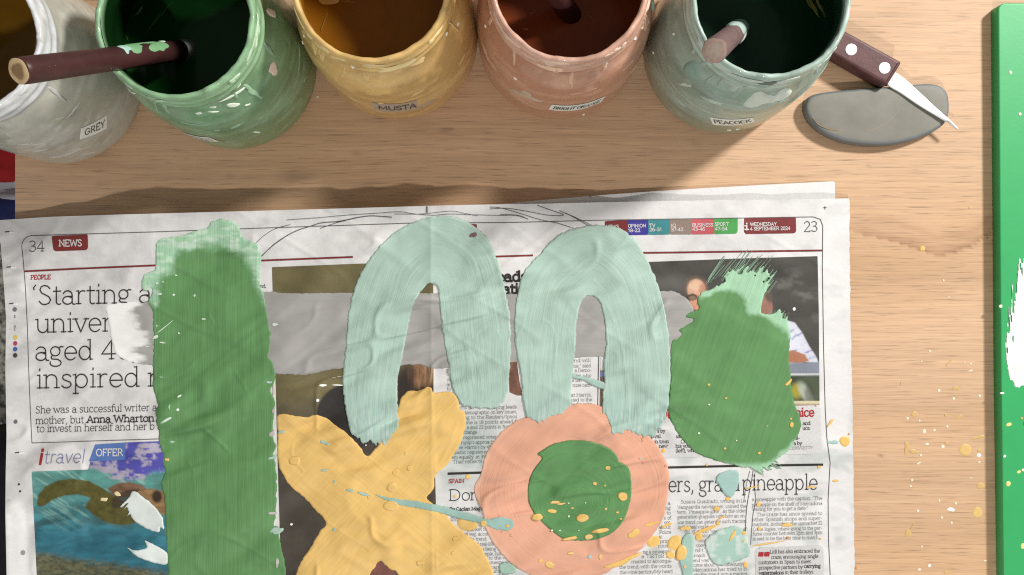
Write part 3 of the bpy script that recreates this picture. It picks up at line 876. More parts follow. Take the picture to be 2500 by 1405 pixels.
def men_col(u, v, d):
    n = fbm(u / 60, v / 40, 6, 5)
    c = np.tile(lin(74, 72, 68), (len(u), 1)) * (1 + 0.25 * n[:, None])
    c = over(c, lin(120, 118, 114), sstep(.1, .6, fbm(u / 50, v / 30 + 3, 9, 4)) * ell(u, v, 1920, 730, 90, 60, 0, .8) * .7)
    c = over(c, lin(110, 108, 104), ell(u, v, 1640, 690, 45, 16, 0, .9) * .5)
    c = over(c, lin(120, 100, 84), ell(u, v, 1699, 704, 27, 28, 0, .3) * .7)
    c = over(c, lin(206, 166, 138) * (1 + .22 * fbm(u / 10, v / 10, 5)[:, None]), ell(u, v, 1700, 708, 22, 26, 0, .12))
    c = over(c, lin(228, 192, 164), ell(u, v, 1694, 698, 12, 11, 0, .6) * .7)
    c = over(c, lin(168, 112, 92), ell(u, v, 1716, 708, 8, 18, 10, .6) * .6)
    c = over(c, lin(150, 92, 84), ell(u, v, 1704, 748, 12, 3.5, -8, .4))
    c = over(c, lin(196, 140, 116), ell(u, v, 1702, 738, 18, 20, 0, .15))
    c = over(c, lin(60, 50, 44), ell(u, v, 1690, 726, 13, 8, 0, .12))
    c = over(c, lin(130, 104, 88), ell(u, v, 1690, 727, 9, 5, 0, .3))
    c = over(c, lin(150, 110, 96), ell(u, v, 1868, 742, 17, 34, -15, .12))
    c = over(c, lin(96, 82, 74), ell(u, v, 1876, 722, 9, 18, -20, .4))
    sh = pm([(1905, 800), (1918, 782), (1940, 788), (1958, 812), (1975, 845), (1992, 870), (1998, 885), (1990, 886), (1960, 884), (1940, 895), (1915, 890), (1900, 850)], u, v)
    shirt = lin(206, 208, 220) * (1 + .1 * n[:, None])
    shirt = over(shirt, lin(130, 128, 170), sstep(.25, .6, fbm(u / 22, (v + u * .6) / 7, 3, 3)))
    c = over(c, shirt, sh)
    c = over(c, lin(170, 116, 90), pm([(1905, 862), (1935, 855), (1965, 866), (1975, 882), (1950, 888), (1905, 884)], u, v))
    c = over(c, lin(128, 134, 146), sstep(884, 890, v + .02 * (u - 1900)))
    c = over(c, lin(200, 204, 200), sstep(2.5, 1.0, np.abs(v - 915 + .01 * (u - 1900))))
    low = sstep(916, 920, v)
    c = over(c, lin(70, 78, 62) * (1 + .5 * n[:, None]), low)
    c = over(c, lin(158, 148, 58), ell(u, v, 1944, 955, 14, 18, 0, .5) * low)
    c = over(c, lin(178, 186, 172), ell(u, v, 1965, 958, 12, 26, -30, .5) * low * .8)
    c = over(c, lin(70, 66, 52), ell(u, v, 1975, 962, 10, 22, 0, .5) * low * .6)
    c = over(c, lin(206, 196, 165), sstep(978, 981, v))
    c = over(c, lin(170, 148, 118), sstep(985, 987, v))
    return c


o = sheet('printed_photo', [(1560, 641), (1800, 632), (1996, 626), (1999, 760), (2001, 990), (1500, 995)], 2.5, M_print, PAPER, on_paper, OFF_PHOTO - 0.00003, men_col)
tag(o, 'printed photo of two men against a dark grey background')


def sliver_col(u, v, d):
    n = fbm(u / 8, v / 10, 4, 4)
    c = np.tile(lin(104, 84, 70), (len(u), 1)) * (1 + .4 * n[:, None])
    c = over(c, lin(205, 205, 205), sstep(908, 900, v))
    c = over(c, lin(110, 118, 170), ell(u, v, 1472, 915, 14, 6, 0, .3))
    return c


sheet('printed_photo', [(1466, 872), (1490, 871), (1490, 990), (1464, 992)], 3, M_print, PAPER, on_paper, OFF_PHOTO, sliver_col)
o = sheet('printed_photo', [(1240, 884), (1262, 884), (1268, 930), (1276, 966), (1262, 966), (1244, 958)], 2.5, M_print, PAPER, on_paper, OFF_PHOTO,
          lambda u, v, d: np.tile(lin(116, 82, 68), (len(u), 1)) * (1 + .45 * fbm(u / 8, v / 14, 2, 4)[:, None]))
k = Ink(); k.stroke([(1041, 505), (1041, 519)], 2.2); k.stroke([(1044, 505), (1044, 520)], 1.2); k.build('fold_mark', M_inkgrey, PAPER, on_paper, OFF_TEXT)
tab([(1150, 548), (1164, 548), (1166, 584), (1140, 584)], lin(120, 52, 52), [])

# staple tears down the left margin
for (u, v) in ((18, 567), (22, 653), (28, 742), (42, 1106)):
    k = Ink(); k.stroke([(u - 5, v), (u + 4, v - 1)], 2.2); k.build('staple_tear', M_ink, PAPER, on_paper, OFF_TEXT)
    k = Ink(); k.stroke([(u + 6, v + 2), (u + 15, v + 1)], 4.5); k.build('staple_tear', base_mat('torn_paper', color=(.86, .86, .86)), PAPER, on_paper, OFF_TEXT)

# pencil ------------------------------------------------------------
for pts, w in ((Z3([(85, 600), (180, 512), (280, 440), (360, 400), (440, 375), (520, 350), (640, 340), (760, 315), (850, 303), (930, 306), (1000, 312)]), 1.7),
               (Z3([(100, 590), (190, 500), (290, 432)]), 1.4), (Z3([(60, 500), (120, 442), (200, 392), (305, 362)]), 1.0),
               (Z3([(280, 330), (500, 315), (700, 297), (900, 285), (1050, 275), (1150, 288), (1280, 298), (1400, 290), (1560, 295), (1740, 300), (1850, 300), (1935, 324)]), 1.0),
               (Z3([(510, 388), (640, 345), (780, 312)]), 1.1), (Z3([(1020, 290), (1200, 290), (1400, 270), (1500, 285), (1590, 303)]), 0.9),
               (Z5([(-10, 240), (60, 245), (200, 285), (330, 325), (450, 350), (560, 385)]), 1.1), (Z5([(-10, 252), (100, 248), (250, 270), (380, 295), (490, 295), (400, 260), (310, 228)]), 1.1),
               (Z5([(460, 265), (540, 300), (620, 345), (670, 372)]), 1.1), (Z5([(500, 280), (600, 325), (690, 370)]), 1.1), (Z5([(60, 290), (180, 295), (245, 322)]), 1.0),
               ([(1839, 1150), (1834, 1183), (1828, 1211), (1823, 1245), (1820, 1290), (1818, 1345)], 1.3), ([(1843, 1156), (1843, 1193), (1845, 1222), (1838, 1262), (1833, 1330)], 1.2), ([(1831, 1150), (1823, 1182), (1816, 1225)], 0.9)):
    k = Ink(); k.stroke(smooth_poly(pts, 4, False), w); k.build('pencil_line', M_pencil, PAPER, on_paper, OFF_TABTEXT)

# ------------------------------------------------------------------ paint on the newspaper
GREEN = lin(95, 141, 88); PALEG = lin(158, 199, 166); MINT = lin(168, 194, 181); MUST = lin(224, 186, 112)
ORNG = lin(219, 164, 137); GREYP = lin(160, 158, 155); WHITEP = lin(240, 241, 238); PUREW = lin(244, 246, 242)
LAYERS = []       # (polygon, height of the dry film) so that later drops sit on it


def top_off(u, v):
    h = 0.0002
    for poly, t in LAYERS:
        if sdf(poly, np.array([float(u)]), np.array([float(v)]))[0] < 0:
            h = max(h, t)
    return h


def film(base, thick, rim=0.0, streak=None, amp=0.00005, soft=3.0, ridges=()):
    def f(u, v, d):
        p = base + thick * (1 - np.exp(-d / soft)) + rim * np.exp(-((d - 4) / 2.6) ** 2)
        if streak is not None:
            s, t = streak(u, v)
            t = t + 2.2 * vnoise(s / 34.0, t / 26.0, 9)
            pat = 0.35 + 0.9 * sstep(-.35, .45, fbm(s / 75.0, t / 24.0, 12, 3))
            p = p + amp * pat * (vnoise(s / 70.0, t / 3.4, 2) + 0.7 * vnoise(s / 120.0, t / 7.0, 5) + 0.8 * np.clip(vnoise(s / 90.0, t / 12.0, 8), 0, 1)) * sstep(0, 5, d)
        for pts, hgt, wid in ridges:
            ld, _, sg = line_dist(smooth_poly(pts, 4, False), u, v)
            p = p + hgt * np.exp(-(ld / wid) ** 2) * (0.8 + 0.4 * vnoise(u / 14, v / 14, 9)) * sstep(0, 4, d)
        return p * sstep(-0.01, 0.6, d) + 0.00003
    return f


def ragged(amp, sc, seed=0, extra=None):
    def f(U, V, D):
        D = D + amp * fbm(U / sc, V / sc, seed, 3)
        return extra(U, V, D) if extra else D
    return f


vert = lambda u, v: (v, u + 3 * vnoise(u / 60, v / 130, 3))
horiz = lambda u, v: (u, v)

bar = smooth_poly([(262, 745), (357, 737), (400, 725), (520, 716), (646, 712), (707, 716), (863, 715), (1050, 716), (1240, 717), (1430, 712), (1625, 711), (1650, 714), (1675, 728), (1690, 748), (1695, 770),
                   (1690, 800), (1670, 850), (1640, 868), (1550, 872), (1400, 873), (1240, 886), (1095, 899), (1052, 899), (1023, 890), (977, 893), (835, 900), (785, 909), (742, 916), (671, 913), (500, 905), (373, 893), (328, 886), (300, 878), (277, 850), (263, 773)], 3)


def bar_col(u, v, d):
    t = sstep(-14, 16, u - 338 - 46 * vnoise(v / 19.0, v * 0 + .5, 3) - 12 * fbm(u / 16, v / 5, 2))
    c = WHITEP * (1 - t[:, None]) + GREYP * t[:, None]
    return c * (1 + 0.03 * fbm(u / 60, v / 8, 4)[:, None])


o = sheet('grey_paint_band', bar, 3.0, M_paint, PAPER, on_paper, film(0.00025, 0.0002, 0.00006, horiz, 0.000015), bar_col, lambda u, v: np.stack([u, v * .4], -1), ragged(2.2, 9, 2))
tag(o, 'wide grey band of paint with a white end'); LAYERS.append((bar, 0.00048))

# tall green stroke
gs_outer = smooth_poly([(374, 700), (358, 712), (345, 700), (352, 670), (378, 656), (380, 620), (384, 588), (430, 577), (480, 564), (508, 556), (512, 544), (535, 536), (565, 541), (585, 556), (590, 580), (628, 598), (638, 640), (634, 690), (645, 720), (648, 745), (655, 780), (663, 830), (656, 870),
                        (668, 890), (672, 930), (662, 955), (672, 985), (668, 1015), (665, 1060), (675, 1088), (668, 1112), (674, 1135), (676, 1180), (673, 1250), (668, 1288), (680, 1302), (680, 1480), (412, 1480), (410, 1405), (408, 1330), (404, 1270), (400, 1210), (392, 1180), (404, 1150), (395, 1130), (398, 1110), (390, 1085), (388, 1060), (380, 1010), (385, 985), (375, 950), (372, 890), (374, 850), (372, 800), (370, 765), (362, 735), (370, 718)], 4)
gs_in = smooth_poly([(380, 745), (385, 705), (395, 675), (418, 665), (424, 632), (455, 612), (520, 603), (575, 612), (604, 630), (622, 670), (634, 710), (660, 760), (700, 900), (700, 1500), (340, 1500), (330, 760)], 3)


def gs_col(u, v, d):
    D = sdf(gs_in, u, v) + 11 * fbm(u / 22, v / 22, 5)
    t = sstep(15, -13, D)
    c = PALEG * (1 - t[:, None]) + GREEN * t[:, None]
    thin = np.clip(sstep(0.0, 0.5, fbm(u / 26, v / 9, 9)) * (1 - t) * 0.6 + sstep(.3, .7, vnoise(u / 4, v / 60, 10)) * (1 - t) * .3, 0, 1)
    c = c * (1 - thin[:, None]) + lin(206, 224, 208) * thin[:, None]
    return c * (1 + 0.07 * vnoise(u / 5, v / 160, 3) + 0.05 * fbm(u / 50, v / 70, 1))[:, None]


RG = [([(375, 918), (415, 925), (450, 905), (470, 890)], .0005, 4), ([(500, 1050), (530, 1075), (556, 1100)], .0007, 5), ([(550, 888), (610, 890), (665, 892)], .0004, 3.5), ([(405, 1170), (460, 1145), (520, 1130), (600, 1128), (670, 1118)], .0004, 7), ([(410, 1370), (450, 1330), (520, 1305), (600, 1300)], .0004, 7), ([(460, 1130), (472, 1150), (470, 1175)], .0004, 4), ([(395, 1075), (430, 1090), (470, 1092)], .0003, 4), ([(575, 910), (600, 950), (612, 985)], .0003, 4), ([(510, 770), (520, 790), (512, 800)], .0005, 3)]
o = sheet('green_paint_stroke', gs_outer, 2.6, M_paint, PAPER, on_paper, film(0.00045, 0.00025, 0.00005, vert, 0.00005, 3, RG), gs_col, lambda u, v: np.stack([v, u], -1), ragged(3.4, 11, 6))
tag(o, 'tall upright green stroke with a pale ragged top'); LAYERS.append((gs_outer, 0.00085))

# mint arches
arch1 = [(838, 960), (836, 925), (841, 870), (845, 829), (849, 780), (856, 733), (865, 705), (877, 676), (888, 654), (902, 633), (926, 603), (956, 573), (980, 557), (1009, 543), (1048, 531), (1105, 529), (1151, 549), (1187, 578), (1212, 628), (1225, 668), (1233, 705), (1240, 740), (1246, 776), (1248, 830), (1247, 882), (1243, 915), (1239, 955), (1231, 980),
         (1215, 992), (1198, 997), (1157, 995), (1130, 990), (1112, 965), (1101, 936), (1095, 895), (1087, 847), (1078, 793), (1071, 719), (1066, 700), (1058, 693), (1048, 693), (1036, 702), (1023, 719), (1009, 747), (998, 790), (991, 829), (982, 875), (973, 918), (970, 955), (972, 1029), (959, 1060), (940, 1083), (891, 1081), (869, 1068), (854, 1044), (843, 1003)]
arch2 = [(1272, 920), (1262, 870), (1257, 834), (1256, 790), (1258, 744), (1268, 694), (1286, 654), (1319, 618), (1358, 578), (1402, 559), (1452, 550), (1506, 555), (1542, 578), (1574, 622), (1600, 679), (1614, 719), (1628, 780), (1636, 852), (1637, 920), (1634, 960), (1630, 1003), (1615, 1041), (1598, 1066), (1566, 1066), (1536, 1054), (1521, 1061), (1495, 1056), (1480, 1029), (1471, 985),
         (1475, 925), (1473, 888), (1479, 834), (1475, 780), (1466, 744), (1452, 726), (1434, 724), (1420, 737), (1409, 780), (1405, 852), (1397, 920), (1394, 955), (1394, 992), (1368, 1012), (1342, 1018), (1323, 1033), (1301, 1031), (1286, 1011), (1275, 973)]
cl1 = smooth_poly([(905, 1085), (905, 980), (920, 860), (945, 755), (985, 660), (1055, 610), (1125, 640), (1150, 720), (1165, 850), (1175, 1000)], 5, False)
cl2 = smooth_poly([(1325, 1040), (1330, 900), (1338, 780), (1365, 690), (1445, 635), (1515, 680), (1545, 780), (1555, 900), (1550, 1070)], 5, False)
R1 = [([(1098, 860), (1108, 848), (1124, 842), (1140, 850), (1160, 880), (1176, 930)], .0002, 2.6), ([(1160, 850), (1164, 815), (1180, 798), (1205, 800), (1222, 830), (1226, 880)], .00018, 2.6),
      ([(1075, 790), (1082, 840), (1094, 900)], .00018, 2.4), ([(1128, 560), (1140, 585), (1158, 590), (1166, 575)], .00025, 3), ([(905, 1040), (950, 1030)], .00012, 3)]
R2 = [([(1262, 835), (1270, 805), (1290, 786), (1320, 781), (1348, 800), (1356, 840), (1356, 900)], .00024, 2.8), ([(1356, 835), (1362, 805), (1380, 798), (1396, 820), (1400, 850)], .00018, 2.6), ([(1478, 740), (1500, 790), (1518, 850), (1530, 930), (1536, 1010)], .00024, 3.0),
      ([(1480, 870), (1492, 858), (1506, 864), (1512, 890)], .0002, 2.6), ([(1455, 560), (1380, 610), (1340, 690), (1325, 790)], .00014, 2.4), ([(1475, 1000), (1530, 1002), (1590, 1020)], .00016, 3), ([(1258, 720), (1330, 718), (1420, 724), (1520, 722), (1612, 726)], .00012, 2.2)]
for pl, cl in ((arch1, cl1), (arch2, cl2)):
    P = smooth_poly(pl, 3)

    def stk(u, v, cl=cl):
        d, s, sg = line_dist(cl, u, v)
        return s, d * sg + 4 * vnoise(u / 50, v / 90, 6)

    def acol(u, v, d, stk=stk):
        s, t = stk(u, v)
        t = t + 2.2 * vnoise(s / 34.0, t / 26.0, 9)
        k = 1 + 0.07 * vnoise(s / 90, t / 3.0, 7) * sstep(-.4, .4, fbm(s / 70, t / 22, 12, 3)) + 0.06 * fbm(u / 45, v / 45, 3)
        c = MINT * k[:, None]
        # thinner, bluer film where the stroke runs out, with print ghosting through
        e = sstep(900, 1050, v) * 0.6 * (0.5 + 0.5 * vnoise(s / 40, t / 5, 9))
        c = c * (1 - e[:, None]) + lin(146, 178, 176) * e[:, None]
        bare = sstep(.45, .7, vnoise(s / 26, t / 3.5, 11)) * sstep(940, 1030, v) * .5 + sstep(14, 3, d) * sstep(.2, .6, vnoise(s / 12, t / 5, 4)) * .35
        return c * (1 - bare[:, None]) + lin(196, 206, 200) * bare[:, None]
    o = sheet('mint_paint_arch', P, 2.6, M_paint, PAPER, on_paper, film(0.0008, 0.00030, 0.00009, stk, 0.00009, 2.2, R1 if pl is arch1 else R2), acol, lambda u, v, stk=stk: np.stack(stk(u, v), -1),
              ragged(2.4, 8, 3, lambda U, V, D: D + sstep(960, 1040, V) * 7 * vnoise(U / 4.5, V / 40, 12)))
    LAYERS.append((P, 0.0014))
    tag(o, 'left mint arch over the page fold' if pl is arch1 else 'right mint arch in the middle of the spread')

# green blob with feathered brush ends
blob = smooth_poly([(1637, 920), (1637, 841), (1654, 827), (1664, 816), (1657, 807), (1668, 798), (1693, 782), (1675, 775), (1682, 764), (1706, 754), (1702, 735), (1711, 715), (1747, 700), (1775, 660), (1800, 645), (1850, 655), (1886, 672), (1868, 715), (1862, 735), (1858, 764), (1880, 768), (1905, 764), (1917, 776),
                    (1931, 816), (1926, 870), (1932, 936), (1940, 985), (1953, 1018), (1956, 1041), (1945, 1070), (1928, 1100), (1902, 1119), (1886, 1138), (1870, 1152), (1845, 1150), (1798, 1138), (1742, 1123), (1697, 1104), (1663, 1070), (1645, 1041), (1632, 1011), (1634, 965)], 4)
blob_in = smooth_poly([(1600, 900), (1600, 700), (1715, 726), (1750, 712), (1792, 710), (1816, 724), (1822, 746), (1832, 768), (1870, 775), (1905, 800), (1940, 850), (1955, 960), (1965, 1040), (1935, 1080), (1890, 1118), (1850, 1134), (1700, 1120), (1600, 1040)], 3)


def blob_mod(U, V, D):
    D = D + 2.5 * fbm(U / 10, V / 10, 4)
    a = (U * 0.62 - V * 0.78); b = (U * 0.78 + V * 0.62)          # bristle direction: up and to the right
    n = vnoise(a / 120, b / 3.4, 6) + 0.5 * vnoise(a / 30, b / 2.4, 8)
    k = sstep(712, 660, V) * sstep(1690, 1740, U) * sstep(1900, 1880, U)
    hole = sstep(.35, .6, vnoise(a / 14, b / 5, 12)) * sstep(712, 696, V) * 34
    D = D + k * (4 + 12 * n) + k * hole
    kr = sstep(1880, 1900, U) * sstep(800, 765, V)
    D = D + kr * 9 * n
    a2 = (U * 0.8 + V * 0.6); b2 = (-U * 0.6 + V * 0.8)
    n2 = vnoise(a2 / 90, b2 / 4.0, 5)
    k2 = sstep(1108, 1150, V) * sstep(1800, 1850, U)
    return D + k2 * (2 + 13 * n2)


def blob_col(u, v, d):
    t = sstep(8, -8, sdf(blob_in, u, v) + 6 * fbm(u / 16, v / 16, 3))
    a = (u * 0.35 - v * 0.93); b = (u * 0.93 + v * 0.35)
    c = PALEG * (1 - t[:, None]) + GREEN * t[:, None]
    return c * (1 + 0.07 * vnoise(a / 130, b / 4, 4) + 0.05 * fbm(u / 50, v / 50, 2))[:, None]


bstk = lambda u, v: (u * 0.35 - v * 0.93 + 20 * vnoise(u / 90, v / 90, 2), u * 0.93 + v * 0.35 + 10 * vnoise(u / 120, v / 120, 7))
o = sheet('green_paint_blob', blob, 2.0, M_paint, PAPER, on_paper, film(0.00055, 0.0003, 0.00005, bstk, 0.00004), blob_col, lambda u, v: np.stack(bstk(u, v), -1), blob_mod)
tag(o, 'rounded green blob with a feathered top'); LAYERS.append((blob, 0.00105))
# loose bristle trails above and below the blob
k = Ink()
for i in range(64):
    t = random.random()
    u0 = 1716 + 158 * t + random.uniform(-6, 6); v0 = 716 - 52 * math.sin(math.pi * min(1, .15 + t * .75)) + 18 * t + random.uniform(-12, 12)
    L_ = random.uniform(28, 78); an = math.radians(random.uniform(48, 60))
    pts = [(u0 + L_ * s * math.cos(an), v0 - L_ * s * math.sin(an) + 1.2 * s * s) for s in np.linspace(0, 1, 6)]
    k.stroke(pts, random.choice((.6, .8, 1.0, 1.5)))
M_trail = base_mat('pale_green_trails', color=tuple(lin(136, 166, 142)), rough=.6)
k.build('bristle_marks', M_trail, PAPER, on_paper, 0.00035); k = Ink()
for i in range(18):
    u0 = random.uniform(1862, 1915); v0 = random.uniform(770, 784); L_ = random.uniform(8, 28)
    k.stroke([(u0, v0), (u0 + L_ * .5, v0 - L_ * .8)], random.uniform(.6, 1.5))
k.build('bristle_marks', M_trail, PAPER, on_paper, 0.00035); k = Ink()
for i in range(16):
    u0 = random.uniform(1840, 1895); v0 = 1150 - .45 * (u0 - 1840) + random.uniform(-6, 4); L_ = random.uniform(10, 30)
    k.stroke([(u0, v0), (u0 + L_ * .8, v0 + L_ * .45)], random.uniform(.7, 2.2))
k.build('bristle_marks', M_trail, PAPER, on_paper, 0.00035)

# mustard cross
cross = smooth_poly([(677, 1018), (693, 1011), (723, 1016), (749, 1020), (768, 1013), (794, 1020), (824, 1041), (858, 1069), (880, 1093), (895, 1114), (910, 1102), (929, 1080), (955, 1045), (968, 1011), (977, 977), (996, 955), (1022, 953), (1050, 945), (1058, 960), (1082, 958), (1108, 960), (1119, 977), (1121, 1000), (1134, 1007), (1136, 1048), (1123, 1082),
                     (1112, 1104), (1090, 1138), (1063, 1160), (1060, 1190), (1047, 1209), (1045, 1220), (1086, 1254), (1104, 1276), (1134, 1302), (1168, 1328), (1187, 1358), (1198, 1381), (1205, 1405), (1210, 1480), (1010, 1480), (974, 1405), (948, 1388), (929, 1370), (914, 1388), (903, 1405), (880, 1480), (700, 1480), (721, 1405), (735, 1370), (761, 1332), (783, 1295), (796, 1276), (764, 1239), (742, 1216), (708, 1186), (682, 1142), (677, 1100), (678, 1059)], 3)


def xw(u, v):
    """share of the second stroke (lower left to upper right) at a point"""
    a1 = np.abs((u - 925) * -0.65 + (v - 1195) * 0.76)      # distance from the first stroke's axis
    a2 = np.abs((u - 925) * 0.87 + (v - 1195) * 0.5)        # distance from the second stroke's axis
    return sstep(-30, 30, a1 - a2 - 40 + 14 * vnoise(u / 30, v / 30, 4))


def xfields(u, v):
    n = 6 * vnoise(u / 90, v / 90, 4)
    return (u * 0.76 + v * 0.65, -u * 0.65 + v * 0.76 + n), (u * 0.5 - v * 0.87, u * 0.87 + v * 0.5 + n)


def xbr(u, v, f, k):
    (s1, t1), (s2, t2) = xfields(u, v)
    w = xw(u, v)
    return vnoise(s1 / k, t1 / f, 3) * (1 - w) + vnoise(s2 / k, t2 / f, 5) * w


def xcol(u, v, d):
    return MUST * (1 + 0.04 * xbr(u, v, 5, 90) + 0.05 * fbm(u / 50, v / 50, 6))[:, None]


RX = [([(772, 1038), (755, 1060), (725, 1072), (713, 1090), (716, 1120), (740, 1150)], .0003, 3), ([(897, 1114), (930, 1142), (990, 1170), (1040, 1190)], .00025, 3.5), ([(800, 1276), (850, 1310), (905, 1345)], .00022, 3.5), ([(1053, 950), (1056, 1030), (1062, 1120), (1064, 1240), (1066, 1400)], .0002, 4), ([(1115, 1030), (1100, 1080), (1075, 1130)], .0002, 2.5)]
xf0 = film(0.0005, 0.0003, 0.00007, None, 0, 3, RX)
xfilm = lambda u, v, d: xf0(u, v, d) + (0.00005 * xbr(u, v, 3.6, 110) + 0.00004 * xbr(u, v, 8, 160)) * sstep(0, 5, d)
o = sheet('mustard_paint_cross', cross, 2.6, M_paint, PAPER, on_paper, xfilm, xcol, lambda u, v: np.stack([-u * .3 + v * .35, u * .3 + v * .3], -1), ragged(2.0, 9, 8))
tag(o, 'mustard yellow cross of two thick strokes'); LAYERS.append((cross, 0.00095))

# orange ring and green disc
ring = smooth_poly([(1284, 1018), (1235, 1044), (1205, 1078), (1183, 1119), (1174, 1156), (1157, 1190), (1161, 1216), (1176, 1246), (1183, 1284), (1198, 1317), (1228, 1358), (1254, 1381), (1284, 1399), (1330, 1418), (1400, 1425), (1460, 1408), (1517, 1377), (1559, 1347), (1592, 1310), (1618, 1268), (1630, 1216), (1633, 1171), (1630, 1138), (1615, 1104), (1592, 1074), (1560, 1045), (1510, 1015), (1473, 994), (1443, 986), (1394, 988), (1340, 1000)], 3)


def rstk(u, v):
    an = np.arctan2(v - 1200, u - 1410); r = np.hypot(u - 1410, (v - 1200) * 1.06)
    return an * 150, r + 6 * vnoise(u / 60, v / 60, 2)


def rcol(u, v, d):
    c = ORNG * (1 + 0.05 * fbm(u / 60, v / 60, 3))[:, None]
    pale = sstep(14, 2, d + 5 * fbm(u / 20, v / 20, 2)) * sstep(1320, 1180, u) * .45
    return c * (1 - pale[:, None]) + lin(240, 205, 185) * pale[:, None]


o = sheet('orange_paint_ring', ring, 2.8, M_paint, PAPER, on_paper, film(0.00045, 0.00028, 0.00003, rstk, 0.000015, 5), rcol, lambda u, v: np.stack([u * .3, rstk(u, v)[1] * .6], -1), ragged(2.0, 14, 5))
tag(o, 'pale orange round patch under a green disc'); LAYERS.append((ring, 0.00085))
disc = smooth_poly([(1312, 1109), (1323, 1100), (1349, 1084), (1394, 1075), (1443, 1078), (1484, 1093), (1506, 1112), (1512, 1128), (1532, 1138), (1540, 1160), (1542, 1201), (1536, 1239), (1521, 1276), (1495, 1302), (1461, 1317), (1424, 1321), (1379, 1317), (1349, 1298), (1316, 1268), (1293, 1235), (1288, 1201), (1293, 1168), (1308, 1138), (1323, 1119)], 4)
dstk = lambda u, v: (np.arctan2(v - 1235, u - 1410) * 90, np.hypot(u - 1410, (v - 1225) * 1.05) + 6 * vnoise(u / 50, v / 50, 2))


def dcol(u, v, d):
    s, t = dstk(u, v)
    return lin(92, 141, 86) * (1 + 0.06 * vnoise(s / 60, t / 4, 6) + 0.05 * fbm(u / 40, v / 40, 2))[:, None]


o = sheet('green_paint_disc', disc, 2.3, M_paint, PAPER, on_paper, film(0.0010, 0.0005, 0.00022, dstk, 0.00008), dcol, lambda u, v: np.stack([u * .2, np.hypot(u - 1410, (v - 1225) * 1.05)], -1), ragged(1.2, 9, 1))
tag(o, 'green disc with swirled brush marks'); LAYERS.append((disc, 0.0016))

# splats, dabs and streaks
def splat(name, pts, colr, base=0.0006, thick=0.0004, rag=1.6, label=None, mod=None, surf=on_paper, parent=PAPER, step=2.2, uvf=None, colf=None):
    P = smooth_poly(pts, 4)
    cf = colf or (lambda u, v, d: colr * (1 + 0.06 * fbm(u / 25, v / 25, 4))[:, None])
    o = sheet(name, P, step, M_paint, parent, surf, film(base, thick, thick * .25, None, 0, 4), cf, uvf or (lambda u, v: np.stack([u, v * .4], -1)), mod or ragged(rag, 7, 3))
    LAYERS.append((P, base + thick))
    if label: o['label'] = label
    return o


TEAL = lin(158, 190, 184)
splat('paint_splat', [(1747, 1170), (1764, 1153), (1800, 1151), (1804, 1176), (1796, 1200), (1783, 1216), (1768, 1206), (1757, 1188)], TEAL, label='grey-mint drip beside the word pineapple')


def ghost(u, v, d):
    t = sstep(.0, .6, fbm(u / 22, v / 18, 8) + .35 * ell(u, v, 1745, 1320, 30, 18, 0, .8)) * .55
    return lin(160, 192, 180) * (1 - t[:, None]) + lin(222, 226, 222) * t[:, None]


splat('paint_splat', [(1722, 1322), (1742, 1302), (1785, 1286), (1815, 1296), (1828, 1325), (1827, 1358), (1792, 1374), (1752, 1380), (1732, 1362)], TEAL, colf=ghost, rag=3)
splat('paint_splat', [(1668, 1310), (1690, 1306), (1693, 1340), (1692, 1400), (1700, 1440), (1675, 1440), (1666, 1400), (1658, 1366)], lin(158, 190, 178))
splat('paint_splat', [(1218, 1380), (1240, 1374), (1258, 1384), (1258, 1398), (1226, 1402)], lin(160, 190, 176))
splat('paint_or_glint_streak', [(912, 1206), (960, 1216), (1010, 1222), (1060, 1232), (1110, 1245), (1150, 1256), (1185, 1267), (1225, 1262), (1252, 1270), (1254, 1288), (1235, 1297), (1205, 1292), (1180, 1280), (1140, 1272), (1090, 1258), (1040, 1246), (990, 1238), (940, 1222)], lin(148, 182, 172), base=0.0009, thick=0.0002, label='thin mint streak across the mustard cross')
splat('paint_or_glint_streak', [(1394, 912), (1412, 917), (1440, 924), (1475, 934), (1482, 952), (1455, 946), (1425, 930), (1396, 923)], lin(160, 188, 178), base=.0006)


def whitefade(base, seed, fade):
    def f(u, v, d):
        t = fade(u, v)
        return base * (1 - t[:, None]) + lin(150, 150, 142) * t[:, None] * .9
    return f


splat('paint_dab', Z2([(755, 975), (815, 885), (880, 915), (960, 985), (1005, 1050), (1012, 1115), (988, 1110), (980, 1140), (900, 1115), (820, 1060), (775, 1000)]), lin(216, 224, 220), rag=2,
      mod=lambda U, V, D: D + 2 * fbm(U / 7, V / 7, 3) + sstep(325, 305, U) * (5 + 13 * vnoise((U * .7 - V * .7) / 60, (U * .7 + V * .7) / 2.6, 4)), label='white brush dab on the turtle photo')
splat('paint_dab', Z2([(890, 1188), (950, 1215), (1030, 1265), (1032, 1338), (960, 1330), (870, 1302), (815, 1265), (788, 1235), (830, 1248), (895, 1240), (905, 1215)]), lin(214, 222, 218), rag=1.5)


